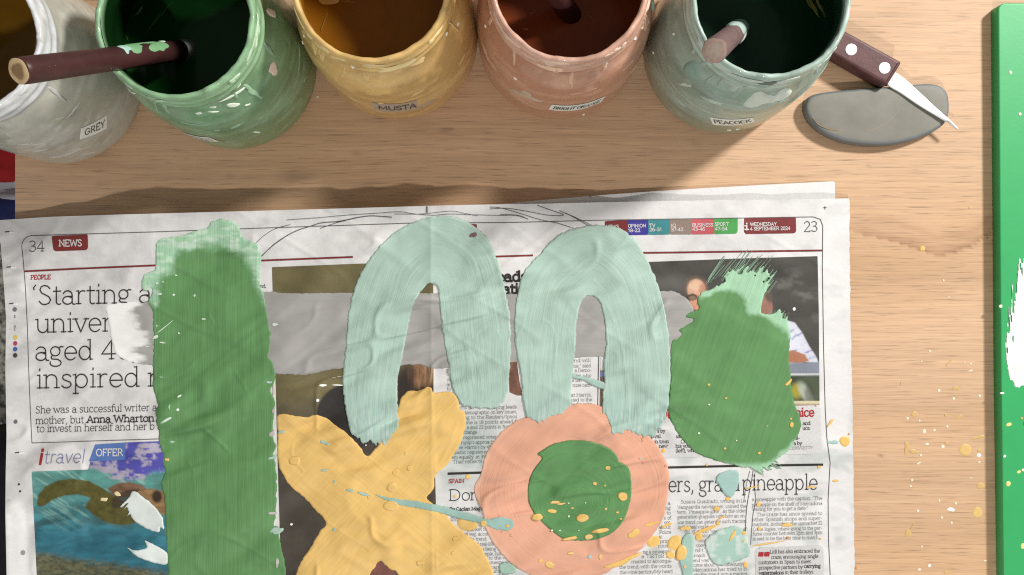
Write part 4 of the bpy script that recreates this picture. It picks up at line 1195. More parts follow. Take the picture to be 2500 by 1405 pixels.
def drop(name, surf, parent, u, v, ru, rv, colr, rot=0, h=None, base=0.0, seed=0, irr=0.12, nr=5, ns=26):
    """a small dried drop: low dome with an uneven outline"""
    an = np.linspace(0, 2 * np.pi, ns, endpoint=False)
    wob = 1 + irr * vnoise(np.cos(an) * 1.1 + seed * 3.1, np.sin(an) * 1.1 + seed * 1.7, 3) * 1.5
    h = h if h is not None else 0.00022 + 0.000012 * min(ru, rv)
    c, s = math.cos(math.radians(rot)), math.sin(math.radians(rot))
    us, vs, hs = [u], [v], [h]
    for k in range(1, nr + 1):
        f = k / nr
        x = ru * f * np.cos(an) * wob; y = rv * f * np.sin(an) * wob
        us += list(u + x * c - y * s); vs += list(v + x * s + y * c)
        hh = h * (1 - f ** 5) if k < nr else -base + 0.00004
        hs += [hh if k == nr else h * (0.9 + 0.12 * f) if f < .75 else h * 0.86] * ns
    us = np.array(us); vs = np.array(vs); hs = np.array(hs)
    co = surf(us, vs, base + hs)
    tri = [(0, 1 + i, 1 + (i + 1) % ns) for i in range(ns)]
    q = []
    for k in range(nr - 1):
        a = 1 + k * ns; b = a + ns
        for i in range(ns):
            j = (i + 1) % ns
            q.append((a + i, b + i, b + j, a + j))
    tri = [t[::-1] for t in tri]; q = [t[::-1] for t in q]
    col = np.tile(colr, (len(us), 1)) * (1 + .05 * vnoise(us / 5, vs / 5, 2))[:, None]
    me = mesh_np(name, co, q, col, None, True, tri)
    return link(name, me, M_drop, parent)


YEL = lin(226, 186, 108); WHT = lin(238, 238, 224); ORD = lin(206, 138, 92)


def drops(lst, Z, surf, parent, base=None, name='paint_drop'):
    sc = {Z2: 2.531, Z4: 2.676, Z6: 2.677, Z7: 2.702, Z8: 2.677}.get(Z, 1.0)
    for i, t in enumerate(lst):
        x, y, rx, ry, c = t[:5]
        rot = t[5] if len(t) > 5 else 0
        (u, v), = Z([(x, y)])
        b = top_off(u, v) if base is None else base
        drop(name, surf, parent, u, v, max(rx / sc, 1.5), max(ry / sc, 1.3), c, rot, None, b, seed=i, irr=0.08 if max(rx, ry) < 1.7 * min(rx, ry) else 0.30)


drops([(1420, 160, 10, 9, YEL), (1533, 248, 8, 8, YEL), (1422, 290, 7, 6, WHT), (1356, 477, 7, 8, WHT), (1525, 577, 10, 9, YEL), (1750, 607, 10, 10, YEL), (1800, 430, 4, 4, WHT), (1602, 525, 5, 5, WHT), (1957, 383, 8, 8, YEL), (1962, 422, 14, 21, YEL), (1938, 148, 42, 10, YEL, -45),
       (990, 520, 11, 15, ORNG), (1125, 590, 15, 16, YEL), (970, 642, 10, 8, TEAL), (995, 670, 13, 10, ORNG), (1140, 690, 11, 10, ORNG), (760, 705, 21, 17, YEL, 20), (675, 807, 17, 13, YEL, 20), (742, 820, 8, 8, YEL), (857, 890, 34, 34, YEL), (405, 928, 36, 12, YEL), (455, 938, 34, 8, YEL, -5), (390, 988, 36, 14, YEL),
       (595, 1030, 50, 32, YEL), (300, 1025, 40, 28, YEL), (747, 972, 10, 9, YEL), (823, 995, 12, 8, YEL), (845, 1037, 11, 7, YEL), (527, 968, 13, 7, YEL), (505, 935, 6, 6, WHT), (615, 932, 5, 5, WHT), (505, 1020, 7, 8, WHT), (395, 1112, 8, 8, WHT), (447, 1113, 7, 6, WHT), (570, 1112, 5, 5, WHT),
       (705, 1115, 64, 18, YEL, -10), (635, 1155, 30, 22, YEL), (510, 1165, 44, 18, YEL, -8), (105, 1083, 14, 11, YEL), (70, 1120, 10, 8, ORNG), (130, 1145, 12, 10, ORNG), (515, 1262, 26, 11, YEL), (640, 1285, 16, 13, TEAL), (712, 1285, 13, 20, YEL), (385, 1335, 38, 22, YEL, 20), (320, 1310, 20, 12, YEL),
       (930, 1135, 46, 27, YEL, -15), (1045, 1068, 46, 13, YEL, -15), (1060, 1185, 48, 34, YEL, -20), (1195, 1195, 44, 55, YEL, 30), (1240, 1260, 40, 58, YEL, 10), (1170, 1270, 32, 26, YEL), (1150, 1075, 42, 12, YEL, -25), (870, 1308, 110, 20, YEL, -22), (780, 1340, 60, 14, YEL, -15),
       (1545, 905, 16, 15, YEL, -30), (1470, 970, 20, 17, YEL), (1355, 1155, 28, 24, YEL, -40), (1400, 1105, 70, 12, YEL, -22), (1480, 1065, 15, 14, YEL), (1500, 1030, 40, 5, YEL, -30), (1262, 1100, 50, 15, YEL, -5), (1578, 1145, 12, 44, YEL, 28), (1650, 1130, 16, 14, YEL), (1660, 1335, 16, 22, YEL), (1265, 1350, 11, 13, YEL), (1745, 940, 14, 18, YEL),
       (1752, 1100, 15, 11, YEL), (1930, 1075, 46, 12, YEL), (1700, 833, 62, 5, YEL, -12), (2085, 830, 45, 5, YEL, -3), (2213, 408, 8, 32, YEL, 36), (2310, 530, 34, 36, YEL), (2336, 483, 7, 6, ORD), (2228, 537, 36, 13, TEAL, 5), (1408, 685, 9, 8, YEL), (2142, 697, 13, 9, YEL), (2250, 787, 17, 9, YEL),
       (1815, 1197, 100, 5, YEL, -8), (1935, 1160, 12, 8, ORD), (2150, 1168, 8, 6, YEL), (1650, 1180, 9, 9, YEL)], Z6, on_paper, PAPER)
drops([(318, 655, 40, 34, MUST), (980, 730, 26, 24, MUST), (1070, 705, 22, 20, MUST), (955, 830, 38, 33, MUST, -20), (948, 953, 55, 38, MUST), (1045, 610, 12, 11, MUST), (1370, 1165, 22, 12, MUST), (1140, 1330, 28, 16, MUST), (1350, 1260, 10, 10, MUST), (1448, 1068, 68, 50, MUST, 15), (1553, 1065, 25, 22, MUST), (1452, 762, 17, 17, MUST), (1368, 888, 12, 10, MUST), (810, 893, 19, 16, MUST),
       (235, 470, 25, 11, TEAL), (508, 535, 38, 15, TEAL, 30), (512, 720, 28, 9, TEAL), (577, 793, 10, 9, TEAL), (685, 850, 34, 11, TEAL, 10), (768, 873, 36, 11, TEAL, 10), (577, 1107, 14, 12, TEAL),
       (505, 163, 26, 8, PUREW), (595, 163, 42, 4, WHITEP), (470, 262, 12, 11, PUREW), (298, 1072, 9, 9, PUREW), (785, 555, 5, 5, PUREW)], Z4, on_paper, PAPER)
Z1 = lambda p: zc(p, 2.927, 0, 380)
for (x, y, rx, ry, rot) in ((1120, 912, 10, 10, 0), (1140, 990, 19, 9, 5), (1240, 995, 9, 8, 0), (1388, 1000, 8, 10, 0), (1165, 905, 8, 5, 0), (1258, 858, 9, 6, 0), (1120, 1218, 9, 6, 0), (1455, 1170, 17, 7, 5), (1110, 1300, 30, 11, -28), (1188, 1218, 84, 4, -39), (1162, 1337, 26, 6, 8), (1280, 1270, 12, 7, 30), (1055, 1365, 17, 5, -8), (1960, 1208, 24, 11, 0)):
    (u, v), = Z1([(x, y)])
    drop('paint_or_glint_fleck', on_paper, PAPER, u, v, rx / 2.927, max(ry / 2.927, 1.2), lin(214, 226, 212), rot, 0.0003, top_off(u, v), seed=x, irr=.3)
for (x, y, rx, ry, rot, c) in ((1107, 298, 17, 7, -20, WHITEP), (1097, 382, 14, 8, -20, WHITEP), (1045, 365, 7, 18, 0, PALEG), (1025, 448, 36, 8, -28, lin(200, 220, 200)), (1060, 580, 17, 7, 0, PALEG), (995, 180, 15, 4, 5, PALEG), (1667, 212, 22, 9, -5, MINT), (1690, 390, 10, 18, 0, lin(185, 178, 174)), (1680, 530, 26, 16, -25, lin(180, 174, 172)), (1685, 680, 30, 8, -10, MINT),
                               (1700, 1130, 46, 18, -15, MINT), (1682, 1022, 26, 9, 0, lin(185, 178, 174)), (1712, 1330, 12, 34, 0, lin(188, 182, 178)), (1690, 262, 8, 40, 0, lin(190, 184, 180)), (1030, 690, 18, 11, 0, YEL), (640, 937, 28, 15, 8, lin(232, 218, 170)), (722, 902, 28, 13, 25, lin(232, 214, 165))):
    (u, v), = Z2([(x, y)])
    drop('paint_or_glint_fleck', on_paper, PAPER, u, v, rx / 2.531, max(ry / 2.531, 1.2), c, rot, 0.0003, top_off(u, v), seed=x, irr=.3)
drop('paint_or_glint_fleck', on_paper, PAPER, 1939, 755, 4, 4, PUREW, 0, .0003, .0002, 3)
drop('paint_or_glint_fleck', on_paper, PAPER, 1155, 574, 9, 8, lin(120, 86, 86), 0, .00015, .00115, 5, .4)

# ------------------------------------------------------------------ spots on the table
on_table = on_flat(0.0)
TY = lin(206, 172, 114); TW = lin(232, 224, 200)
drops([(1163, 184, 22, 14, TY), (891, 353, 24, 18, TY), (1095, 357, 11, 11, TY), (1185, 370, 26, 8, TY, -25), (1308, 505, 40, 9, TY, -15), (1222, 585, 38, 40, lin(218, 184, 118)), (1315, 592, 15, 10, TY), (1323, 822, 28, 20, TY), (1300, 995, 34, 36, lin(218, 184, 118)), (1100, 542, 15, 10, TY), (838, 565, 17, 46, TY, 5), (885, 598, 32, 13, TY), (850, 1132, 22, 26, TY),
       (877, 1085, 5, 30, TY, 30), (1112, 22, 5, 36, TY, 40), (1100, 1385, 30, 10, TY), (803, 150, 5, 20, TY, 15), (485, 888, 12, 13, ORD), (475, 1158, 10, 11, ORD), (505, 1350, 7, 16, ORD),
       (1050, 198, 10, 10, TW), (1146, 250, 9, 9, TW), (1316, 233, 9, 8, TW), (1258, 22, 6, 6, TW), (1258, 68, 12, 6, TW, -15), (845, 380, 9, 9, TW), (922, 395, 7, 7, TW), (954, 465, 12, 13, TW), (1020, 457, 9, 8, TW), (1105, 433, 8, 8, TW), (973, 548, 13, 8, TW), (1076, 565, 12, 11, TW), (932, 620, 8, 8, TW), (917, 674, 15, 7, TW, -20), (1312, 621, 14, 13, PUREW), (1313, 665, 8, 6, TW),
       (875, 783, 9, 8, TW), (865, 823, 8, 7, TW), (1260, 770, 14, 4, TW), (1052, 918, 7, 8, TW), (1160, 936, 9, 8, TW), (1127, 976, 24, 12, PUREW, 10), (912, 985, 9, 9, TW), (1068, 1028, 8, 8, TW), (1133, 1062, 8, 8, TW), (938, 1218, 7, 7, TW), (988, 1343, 10, 10, PUREW), (922, 1368, 12, 8, TW), (1352, 1310, 11, 5, TW)], Z8, on_table, TABLE, 0.0)
drops([(952, 560, 16, 17, YEL), (1267, 290, 10, 11, lin(205, 165, 120)), (1090, 770, 6, 6, TW), (1125, 880, 5, 5, TW), (1000, 1237, 7, 7, TW), (945, 1305, 5, 5, TW), (1228, 1310, 4, 4, TW), (1270, 1320, 7, 6, TW), (1378, 492, 4, 4, lin(60, 45, 35))], Z7, on_table, TABLE, 0.0)
drop('paint_drop', on_table, TABLE, 775, 237, 3, 3, TW, 0, .0003, 0, 2)

# ------------------------------------------------------------------ solids from outlines
def prism(name, poly, z0, z1, bev, mat, parent=None, col=None, tilt=None, nb=3, smooth=True):
    """outline extruded from z0 to z1 with rounded top and bottom edges; outline is where the top edge stands"""
    P = np.array(poly, float)
    area = 0.5 * np.sum(P[:, 0] * np.roll(P[:, 1], -1) - np.roll(P[:, 0], -1) * P[:, 1])
    X = np.stack([wx(P[:, 0], z1), wy(P[:, 1], z1)], -1)
    if area > 0: X = X[::-1]
    n = len(X)
    e = np.roll(X, -1, 0) - X; e /= np.linalg.norm(e, axis=1)[:, None] + 1e-12
    nrm = np.stack([-e[:, 1], e[:, 0]], -1)
    vn = nrm + np.roll(nrm, 1, 0); vn /= np.linalg.norm(vn, axis=1)[:, None] + 1e-12
    cs = np.clip((vn * nrm).sum(1), .5, 1)
    vn = vn / cs[:, None]
    sgn = 1.0
    a2 = 0.5 * np.sum(X[:, 0] * np.roll(X[:, 1], -1) - np.roll(X[:, 0], -1) * X[:, 1])
    if a2 < 0: X = X[::-1]; vn = -vn[::-1]
    rings = [(bev * .5, z0), (0, z0 + bev * .5), (0, z1 - bev)]
    for k in range(1, nb + 1):
        a = math.pi / 2 * k / nb
        rings.append((bev * (1 - math.cos(a)), z1 - bev + bev * math.sin(a)))
    rings.append((bev * 1.6, z1))
    co = []; q = []
    for (ins, z) in rings:
        Y = X + vn * ins
        zz = np.full(n, z) + (tilt(Y[:, 0], Y[:, 1]) if tilt else 0)
        co.append(np.column_stack([Y, zz]))
    co = np.vstack(co)
    for r in range(len(rings) - 1):
        for i in range(n):
            j = (i + 1) % n
            q.append((r * n + i, r * n + j, (r + 1) * n + j, (r + 1) * n + i))
    me = bpy.data.meshes.new(name)
    last = (len(rings) - 1) * n
    me.from_pydata([tuple(c) for c in co], [], q + [tuple(range(last, last + n)), tuple(range(n))[::-1]])
    for p in me.polygons: p.use_smooth = smooth and len(p.vertices) == 4
    me.update()
    return link(name, me, mat, parent)


# green board -------------------------------------------------------
BZ = 0.0085
M_board = base_mat('green_board', color=tuple(lin(56, 166, 98)), rough=0.45, spec=0.4, noise=0.04, nscale=60, bump=0.1, bscale=400)
BOARD = empty('green_board', (wx(2550), wy(700), 0), 'long bright green board with a white brush dab, standing right of the newspaper', 'board')
corner = [(2437 + 18 - 18 * math.cos(a), 8 + 16 - 16 * math.sin(a)) for a in np.linspace(0, math.pi / 2, 7)]
prism('board_slab', [(2452, 1500), (2444, 920), (2440, 400)] + corner + [(2760, 8), (2790, 1500)], 0.0, BZ, 0.0008, M_board, BOARD)
on_board = on_flat(BZ)


def dab_mod(U, V, D):
    n = vnoise(U / 3.0 + (V - 700) * .02, V / 140, 5) + 0.5 * vnoise(U / 1.8, V / 60, 9)
    k = sstep(860, 700, V)
    kb = sstep(900, 945, V)
    dry = 6 * np.clip(vnoise(U / 2.6, V / 26, 3) - .55, 0, 1) * 10 * sstep(900, 800, V)
    return D + 1.5 * fbm(U / 6, V / 6, 2) + k * (4 + 16 * n) + kb * 5 * vnoise(U / 6, V / 40, 4) + dry


def dab_col(u, v, d):
    st = ell(u, v, 2480, 902, 12, 10, 0, .9) * .35
    c = np.tile(PUREW, (len(u), 1)) * (1 + .03 * fbm(u / 10, v / 30, 3))[:, None]
    return c * (1 - st[:, None] * np.array([.05, .2, .5]))


o = sheet('white_paint_dab', smooth_poly([(2484, 640), (2470, 720), (2462, 780), (2456, 850), (2460, 900), (2472, 935), (2488, 951), (2500, 942), (2540, 950), (2580, 900), (2575, 780), (2550, 680), (2520, 610)], 4), 1.7, M_paint, BOARD, on_board,
          film(0.0001, 0.0003, 0.00005, lambda u, v: (v, u), 0.00004, 2), dab_col, lambda u, v: np.stack([v, u * 1.5], -1), dab_mod)
drops([(1508, 420, 17, 12, lin(230, 216, 140), -15), (1480, 627, 10, 9, PUREW), (1503, 808, 16, 17, lin(226, 216, 140)), (1573, 730, 14, 9, lin(226, 216, 140), -15), (1600, 718, 10, 9, TW), (1463, 215, 12, 7, PUREW, 10), (1601, 1215, 16, 18, lin(226, 216, 140)), (1592, 380, 8, 8, TY), (1610, 412, 8, 18, lin(60, 90, 30))], Z8, on_board, BOARD, 0.0)
for (u, v) in ((2467, 177), (2490, 279), (2443, 748)):
    drop('paint_drop', on_board, BOARD, u, v, 4, 4, TW, 0, .0003, 0, u)

# kidney scraper ----------------------------------------------------
M_kid = base_mat('grey_rubber', color=tuple(lin(124, 123, 114)), rough=0.5, spec=0.35, noise=0.12, nscale=45, bump=0.2, bscale=700)
M_kidrim = base_mat('blue_grey_rim', color=tuple(lin(110, 115, 114)), rough=0.5, spec=0.4, noise=0.1, nscale=120)
kid = smooth_poly([(1967, 262), (1974, 240), (1990, 230), (2020, 224), (2085, 218), (2150, 213), (2220, 207), (2270, 204), (2298, 210), (2314, 226), (2319, 248), (2319, 272), (2312, 296), (2292, 315), (2260, 331), (2215, 346), (2165, 354), (2110, 353), (2060, 345), (2015, 326), (1988, 305), (1973, 285)], 4)
KID = empty('kidney_scraper', (wx(2145), wy(280), 0), 'grey half-moon kidney scraper lying under the knife blade', 'scraper')
KZ = 0.0075
prism('scraper_body', kid, 0.0, KZ, 0.0022, M_kidrim, KID, nb=5)
kc = np.mean(kid, 0)
inner = kc + (kid - kc) * np.array([0.955, 0.88])
sheet('scraper_face', inner, 4.0, base_mat('scraper_face', vcol=True, rough=0.5, spec=.3, noise=.1, nscale=60, bump=.15, bscale=900), KID, on_flat(KZ),
      lambda u, v, d: 0.00004 + 0.00025 * (1 - np.exp(-d / 8)),
      lambda u, v, d: (lin(126, 124, 114) * (1 + .16 * fbm(u / 40, v / 30, 3))[:, None]) * (1 - (0.35 * np.exp(-(np.abs(v - (318 + 12 * np.sin((u - 1985) / 45.0))) / 2.0) ** 2) * sstep(2055, 2045, u) * sstep(1975, 1985, u))[:, None] * np.array([.3, .5, 1.])))
k = Ink(); k.stroke(smooth_poly([(1985, 288), (2000, 305), (2025, 316), (2050, 319)], 4, False), 1.6); k.build('scratch', base_mat('ochre_mark', color=tuple(lin(150, 120, 76))), KID, on_flat(KZ), .0004)
k = Ink(); k.stroke(smooth_poly([(2110, 318), (2128, 320), (2150, 308), (2175, 292), (2195, 268)], 4, False), 1.2); k.build('scratch', base_mat('ochre_mark_pale', color=tuple(lin(150, 134, 112))), KID, on_flat(KZ), .0004)

# knife -------------------------------------------------------------
M_handle = base_mat('dark_red_wood', color=tuple(lin(92, 58, 58)), rough=0.5, spec=0.35, noise=0.25, nscale=160, bump=0.3, bscale=500)
M_steel = base_mat('worn_steel', color=(0.70, 0.69, 0.68), rough=0.45, spec=0.5, metal=0.25, noise=0.05, nscale=300, bump=0.05, bscale=300)
M_rivet = base_mat('pale_rivet', color=(0.78, 0.78, 0.76), rough=0.4, spec=0.5, metal=0.3, noise=.08, nscale=900)
KN = empty('knife', (wx(2130), wy(150), 0), 'small knife with riveted dark wood handle, blade resting on the grey scraper', 'knife')
ax = np.array([math.cos(math.radians(29.0)), math.sin(math.radians(29.0))]); pr = np.array([-ax[1], ax[0]])
org = np.array([2183.0, 178.0])


def kpt(s, t):
    p = org + ax * s + pr * t
    return (p[0], p[1])


hz0, hz1 = 0.0012, 0.0140
prism('handle', [kpt(-215, -31), kpt(-215, 31), kpt(-3, 34), kpt(1, 31), kpt(4, -28), kpt(1, -32)], hz0, hz1, 0.0014, M_handle, KN)
# bolster edge and tang line
prism('tang', [kpt(-210, 34.5), kpt(-2, 36.5), kpt(2, 35), kpt(2, 30), kpt(-210, 30)], 0.0058, 0.0082, 0.0004, base_mat('tang_edge', color=tuple(lin(70, 34, 34)), rough=.5), KN)
for s in (-119, -26):
    c = kpt(s, 1)
    pl = [(c[0] + 14.5 * math.cos(a), c[1] + 14.5 * math.sin(a)) for a in np.linspace(0, 2 * math.pi, 24, endpoint=False)]
    prism('rivet', pl, hz1 - 0.001, hz1 + 0.0004, 0.0003, M_rivet, KN)
bz = 0.0083
bl = smooth_poly([(2186, 176), (2210, 193), (2250, 230), (2290, 268), (2318, 293), (2340, 315)], 4, False)
bl2 = smooth_poly([(2336, 317), (2322, 307), (2312, 297), (2309, 298), (2285, 284), (2240, 256), (2200, 228), (2168, 208), (2172, 196)], 3, False)
prism('blade', [tuple(p) for p in bl] + [tuple(p) for p in bl2], bz - 0.0004, bz + 0.0008, 0.0004, M_steel, KN,
      tilt=lambda x, y: 0.0010 * np.clip((x - wx(2200, bz)) / 0.04, -1, 1))

# ------------------------------------------------------------------ jars
PROF = [(0, 0), (30, 0), (46, 0), (50, 1.2), (52.6, 4), (54.2, 9), (54.2, 20), (54.0, 32), (53.7, 44), (53.2, 54), (52.7, 60), (52.0, 66), (50.8, 72), (49.2, 77.5), (47.4, 82), (46.0, 85.5), (45.0, 88.5), (44.5, 91), (44.9, 92.2), (45.5, 93.2), (45.5, 94.6),
        (44.7, 95.6), (44.4, 97), (44.9, 98.0), (45.2, 99.2), (44.9, 100.6), (44.2, 101.8), (44.1, 103.4), (44.0, 104.8), (43.4, 106), (42.4, 106.6), (41.3, 106.3), (40.7, 105.2)]
INNER = [(40.7, 105.2), (40.5, 101), (40.6, 95), (41.5, 89), (44.5, 84), (48, 78), (50, 70), (50.5, 60), (50.5, 40), (50.5, 6), (40, 5), (0, 5)]
PROF = np.array(PROF) * 1e-3; INNER = np.array(INNER) * 1e-3
pz = PROF[3:30, 1]; prr = PROF[3:30, 0]
JR = lambda z: np.interp(z, pz, prr)
M_jar = base_mat('paint_smeared_jar', vcol=True, rough=0.42, spec=0.4, coat=0.55, noise=0.07, nscale=160, bump=0.25, bscale=220)
M_crust = base_mat('dry_crust', vcol=True, rough=0.6, spec=0.3, noise=0.06, nscale=300, bump=.4, bscale=900)
M_label = base_mat('label_paper', color=(0.80, 0.79, 0.72), rough=0.6, noise=.08, nscale=300)
M_tape = base_mat('grey_tape', color=tuple(lin(180, 160, 140)), rough=0.45, noise=.1, nscale=300)


def lathe(name, prof, colf, mat, parent, cx, cy, sub=1, ns=144, wob=None):
    pr_ = [prof[0]]
    for a, b in zip(prof[:-1], prof[1:]):
        m = max(1, int(np.hypot(*(b - a)) / 0.0022)) if sub else 1
        for i in range(1, m + 1): pr_.append(a + (b - a) * i / m)
    pr_ = np.array(pr_)
    th = np.linspace(0, 2 * np.pi, ns, endpoint=False)
    R, T = np.meshgrid(pr_[:, 0], th, indexing='ij'); Zz = np.repeat(pr_[:, 1][:, None], ns, 1)
    if wob is not None:
        dr, dz = wob(T, Zz); R = R + dr * (R > .02); Zz = Zz + dz
    co = np.stack([cx + R * np.cos(T), cy + R * np.sin(T), Zz], -1).reshape(-1, 3)
    i = np.arange(len(pr_) * ns).reshape(len(pr_), ns)
    a, b = i[:-1], i[1:]
    q = np.stack([a, np.roll(a, -1, 1), np.roll(b, -1, 1), b], -1).reshape(-1, 4)
    col = colf(T.ravel(), np.repeat(pr_[:, 1], ns))
    me = mesh_np(name, co, q, col)
    return link(name, me, mat, parent)


def cyc(T, z, ft, fz, seed):
    return fbm(np.cos(T) * ft + 7 + z * fz * .0, np.sin(T) * ft + 3 + z * fz, seed, 4)


JARS = {}


def jar(key, u0, v0, label, body, light, low, rim, dark, liquid_z=0.058, seed=0, shadedcol=None, lowline=0.03):
    """u0,v0: where the jar's foot stands"""
    cx, cy = wx(u0), wy(v0)
    J = empty('paint_jar', (cx, cy, 0), label, 'jar', 'open paint jars in a row')
    body, light, low, rim, dark = [np.array(lin(*c)) for c in (body, light, low, rim, dark)]

    def colf(T, z):
        n = cyc(T, z, 1.4, 60, seed); st = cyc(T, z, 0.9, 420, seed + 2)
        c = np.tile(body, (len(T), 1))
        c = over(c, light, np.clip(sstep(0.0, 0.5, n + .35 * st) * .75, 0, 1))
        c = over(c, low, sstep(lowline + 0.006, lowline - 0.006, z + 0.010 * cyc(T, z, .8, 10, seed + 4)) * .8)
        c = over(c, light * 1.05, sstep(.25, .5, st) * sstep(.085, .06, z) * .55)
        r = sstep(0.089, 0.093, z)
        rc = rim * (1 + .30 * cyc(T, z, 5.5, 700, seed + 5))[:, None]
        c = over(c, rc, r * (0.65 + .35 * (n > -.1)))
        sm = sstep(.22, .5, fbm(T * 3.0 + seed, z * 90 + T * 1.2, seed + 7, 4)); c = over(c, light * 1.12, sm * .5)
        dk = sstep(.25, .55, fbm(T * 2.2 + 4 + seed, z * 160, seed + 9, 4)); c = c * (1 - .22 * dk[:, None])
        sc_ = sstep(.55, .75, vnoise(T * 9 + seed, z * 1500, seed + 3)) * sstep(.0, .3, vnoise(T * 2, z * 60, seed + 1)); c = over(c, light * 1.2, sc_ * .5)
        lz = .050 + .004 * cyc(T, z * 0, .9, 0, seed + 5); ln = np.exp(-((z - lz) / .0011) ** 2) * sstep(-.3, .2, cyc(T, z, 1.6, 80, seed + 6)); c = over(c, light * 1.25, ln * .6)
        lz2 = .0845 + .001 * cyc(T, z * 0, 1.4, 0, seed + 9); ln2 = np.exp(-((z - lz2) / .0008) ** 2); c = c * (1 - .28 * ln2[:, None])
        groove = np.exp(-((z - .0965) / .0009) ** 2) + np.exp(-((z - .0905) / .0009) ** 2) + .7 * np.exp(-((z - .1022) / .0007) ** 2)
        c = c * (1 - .30 * np.clip(groove, 0, 1)[:, None])
        return np.clip(c, 0, 1)

    def wob(T, z):
        k = sstep(.085, .1, z)
        return k * .0007 * cyc(T, z, 5, 300, seed + 1) + .00012 * cyc(T, z, 1.2, 30, seed + 3), sstep(.101, .106, z) * (.0010 * cyc(T, z, 4.5, 0, seed + 6) + .0012 * np.clip(cyc(T, z, 9, 0, seed + 8), 0, 1))
    lathe('jar_body', PROF, colf, M_jar, J, cx, cy, wob=wob)

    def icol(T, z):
        c = np.tile(dark, (len(T), 1))  # wet wall colour darkened to hold the shade inside the jar
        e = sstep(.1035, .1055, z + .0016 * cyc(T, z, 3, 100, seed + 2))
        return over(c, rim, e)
    lathe('shaded_inner_wall', INNER, icol, base_mat('shaded_wet_coating', vcol=True, rough=.3, spec=.12), J, cx, cy, ns=96)
    dc = np.array(lin(*shadedcol)) if shadedcol else dark  # liquid colour also carries the shade of the deep jar

    # liquid surface with a slow swirl
    nr, ns = 26, 96
    rr = np.linspace(0, .0504, nr); th = np.linspace(0, 2 * np.pi, ns, endpoint=False)
    R, T = np.meshgrid(rr, th, indexing='ij')
    zz = liquid_z + .00012 * np.cos(R * 900 + T) * np.exp(-R / .02) + .0007 * sstep(.047, .0504, R)
    co = np.stack([cx + R * np.cos(T), cy + R * np.sin(T), zz], -1).reshape(-1, 3)
    i = np.arange(nr * ns).reshape(nr, ns)
    q = np.stack([i[:-1], i[1:], np.roll(i[1:], -1, 1), np.roll(i[:-1], -1, 1)], -1).reshape(-1, 4)
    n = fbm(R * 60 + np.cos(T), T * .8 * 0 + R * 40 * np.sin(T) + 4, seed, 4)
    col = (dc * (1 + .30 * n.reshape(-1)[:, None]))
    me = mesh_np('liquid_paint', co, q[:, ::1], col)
    link('liquid_paint', me, base_mat('shaded_wet_paint', vcol=True, rough=.16, spec=.12), J)
    JARS[key] = (J, cx, cy, liquid_z)
    return J


def jar_hit(key, u, v):
    """theta, z on the jar's outside that shows at layout point u,v"""
    J, cx, cy, lz = JARS[key]
    z = np.linspace(.104, 0.002, 800)
    x = wx(u, z); y = wy(v, z)
    d = np.hypot(x - cx, y - cy) - JR(z)
    k = np.argmax(d <= 0) if (d <= 0).any() else np.argmin(d)
    return math.atan2(y[k] - cy, x[k] - cx), z[k]


def jar_surf(key, th0, z0, rot=0.0, sc=1.0):
    """local millimetre sheet (x along the rim, y up) wrapped on the jar"""
    J, cx, cy, lz = JARS[key]
    c, s = math.cos(math.radians(rot)), math.sin(math.radians(rot))

    def f(X, Y, off=0.0):
        X = np.asarray(X, float) * 1e-3 * sc; Y = np.asarray(Y, float) * 1e-3 * sc
        a = X * c + Y * s; b = -X * s + Y * c             # Y grows downwards in the layout
        # travel along the profile so that patches bend over the shoulder
        z = z0 - b
        sl = np.gradient(JR(np.linspace(0, .106, 400)), .106 / 399)
        slope = np.interp(z0, np.linspace(0, .106, 400), sl)
        z = z0 - b / math.sqrt(1 + min(slope * slope, 9))
        r = JR(z)
        t = th0 + a / r
        ks = np.interp(z, np.linspace(0, .106, 400), sl)
        nr_ = 1 / np.sqrt(1 + ks * ks); nz_ = -ks * nr_
        return np.stack([cx + (r + off * nr_) * np.cos(t), cy + (r + off * nr_) * np.sin(t), z + off * nz_], -1)
    return f


def jar_label(key, u, v, w, h, text, rot=0, xh=2.4, mat=None, inkmat=None, u0f=.06, u1f=.94, weight=.17):
    th, z = jar_hit(key, u, v)
    sf = jar_surf(key, th, z, rot)
    J = JARS[key][0]
    o = sheet('jar_label', [(-w / 2, -h / 2), (w / 2, -h / 2), (w / 2, h / 2), (-w / 2, h / 2)], .8, mat or M_label, J, sf, 0.00022)
    k = Ink(); k.text(text, -w / 2 + w * u0f, xh * .62, xh, -w / 2 + w * u1f, 0, weight * .75, False)
    for i in range(len(k.p)):
        pass
    p = np.array(k.p); co = sf(p[:, 0], p[:, 1], .00045 + p[:, 2] * 3)
    me = mesh_np('label_text', co, np.array(k.q), None, None, False)
    link('label_text', me, inkmat or M_inkgrey, o)
    return o


def jar_patch(key, u, v, w, h, colr, rot=0, irr=.3, seed=0, th=.0004, name='dried_paint'):
    t, z = jar_hit(key, u, v)
    o = drop(name, jar_surf(key, t, z, rot), JARS[key][0], 0, 0, w / 2, h / 2, colr, 0, th, .0001, seed, irr, 5, 36)
    o.data.materials.clear(); o.data.materials.append(M_crust)
    return o


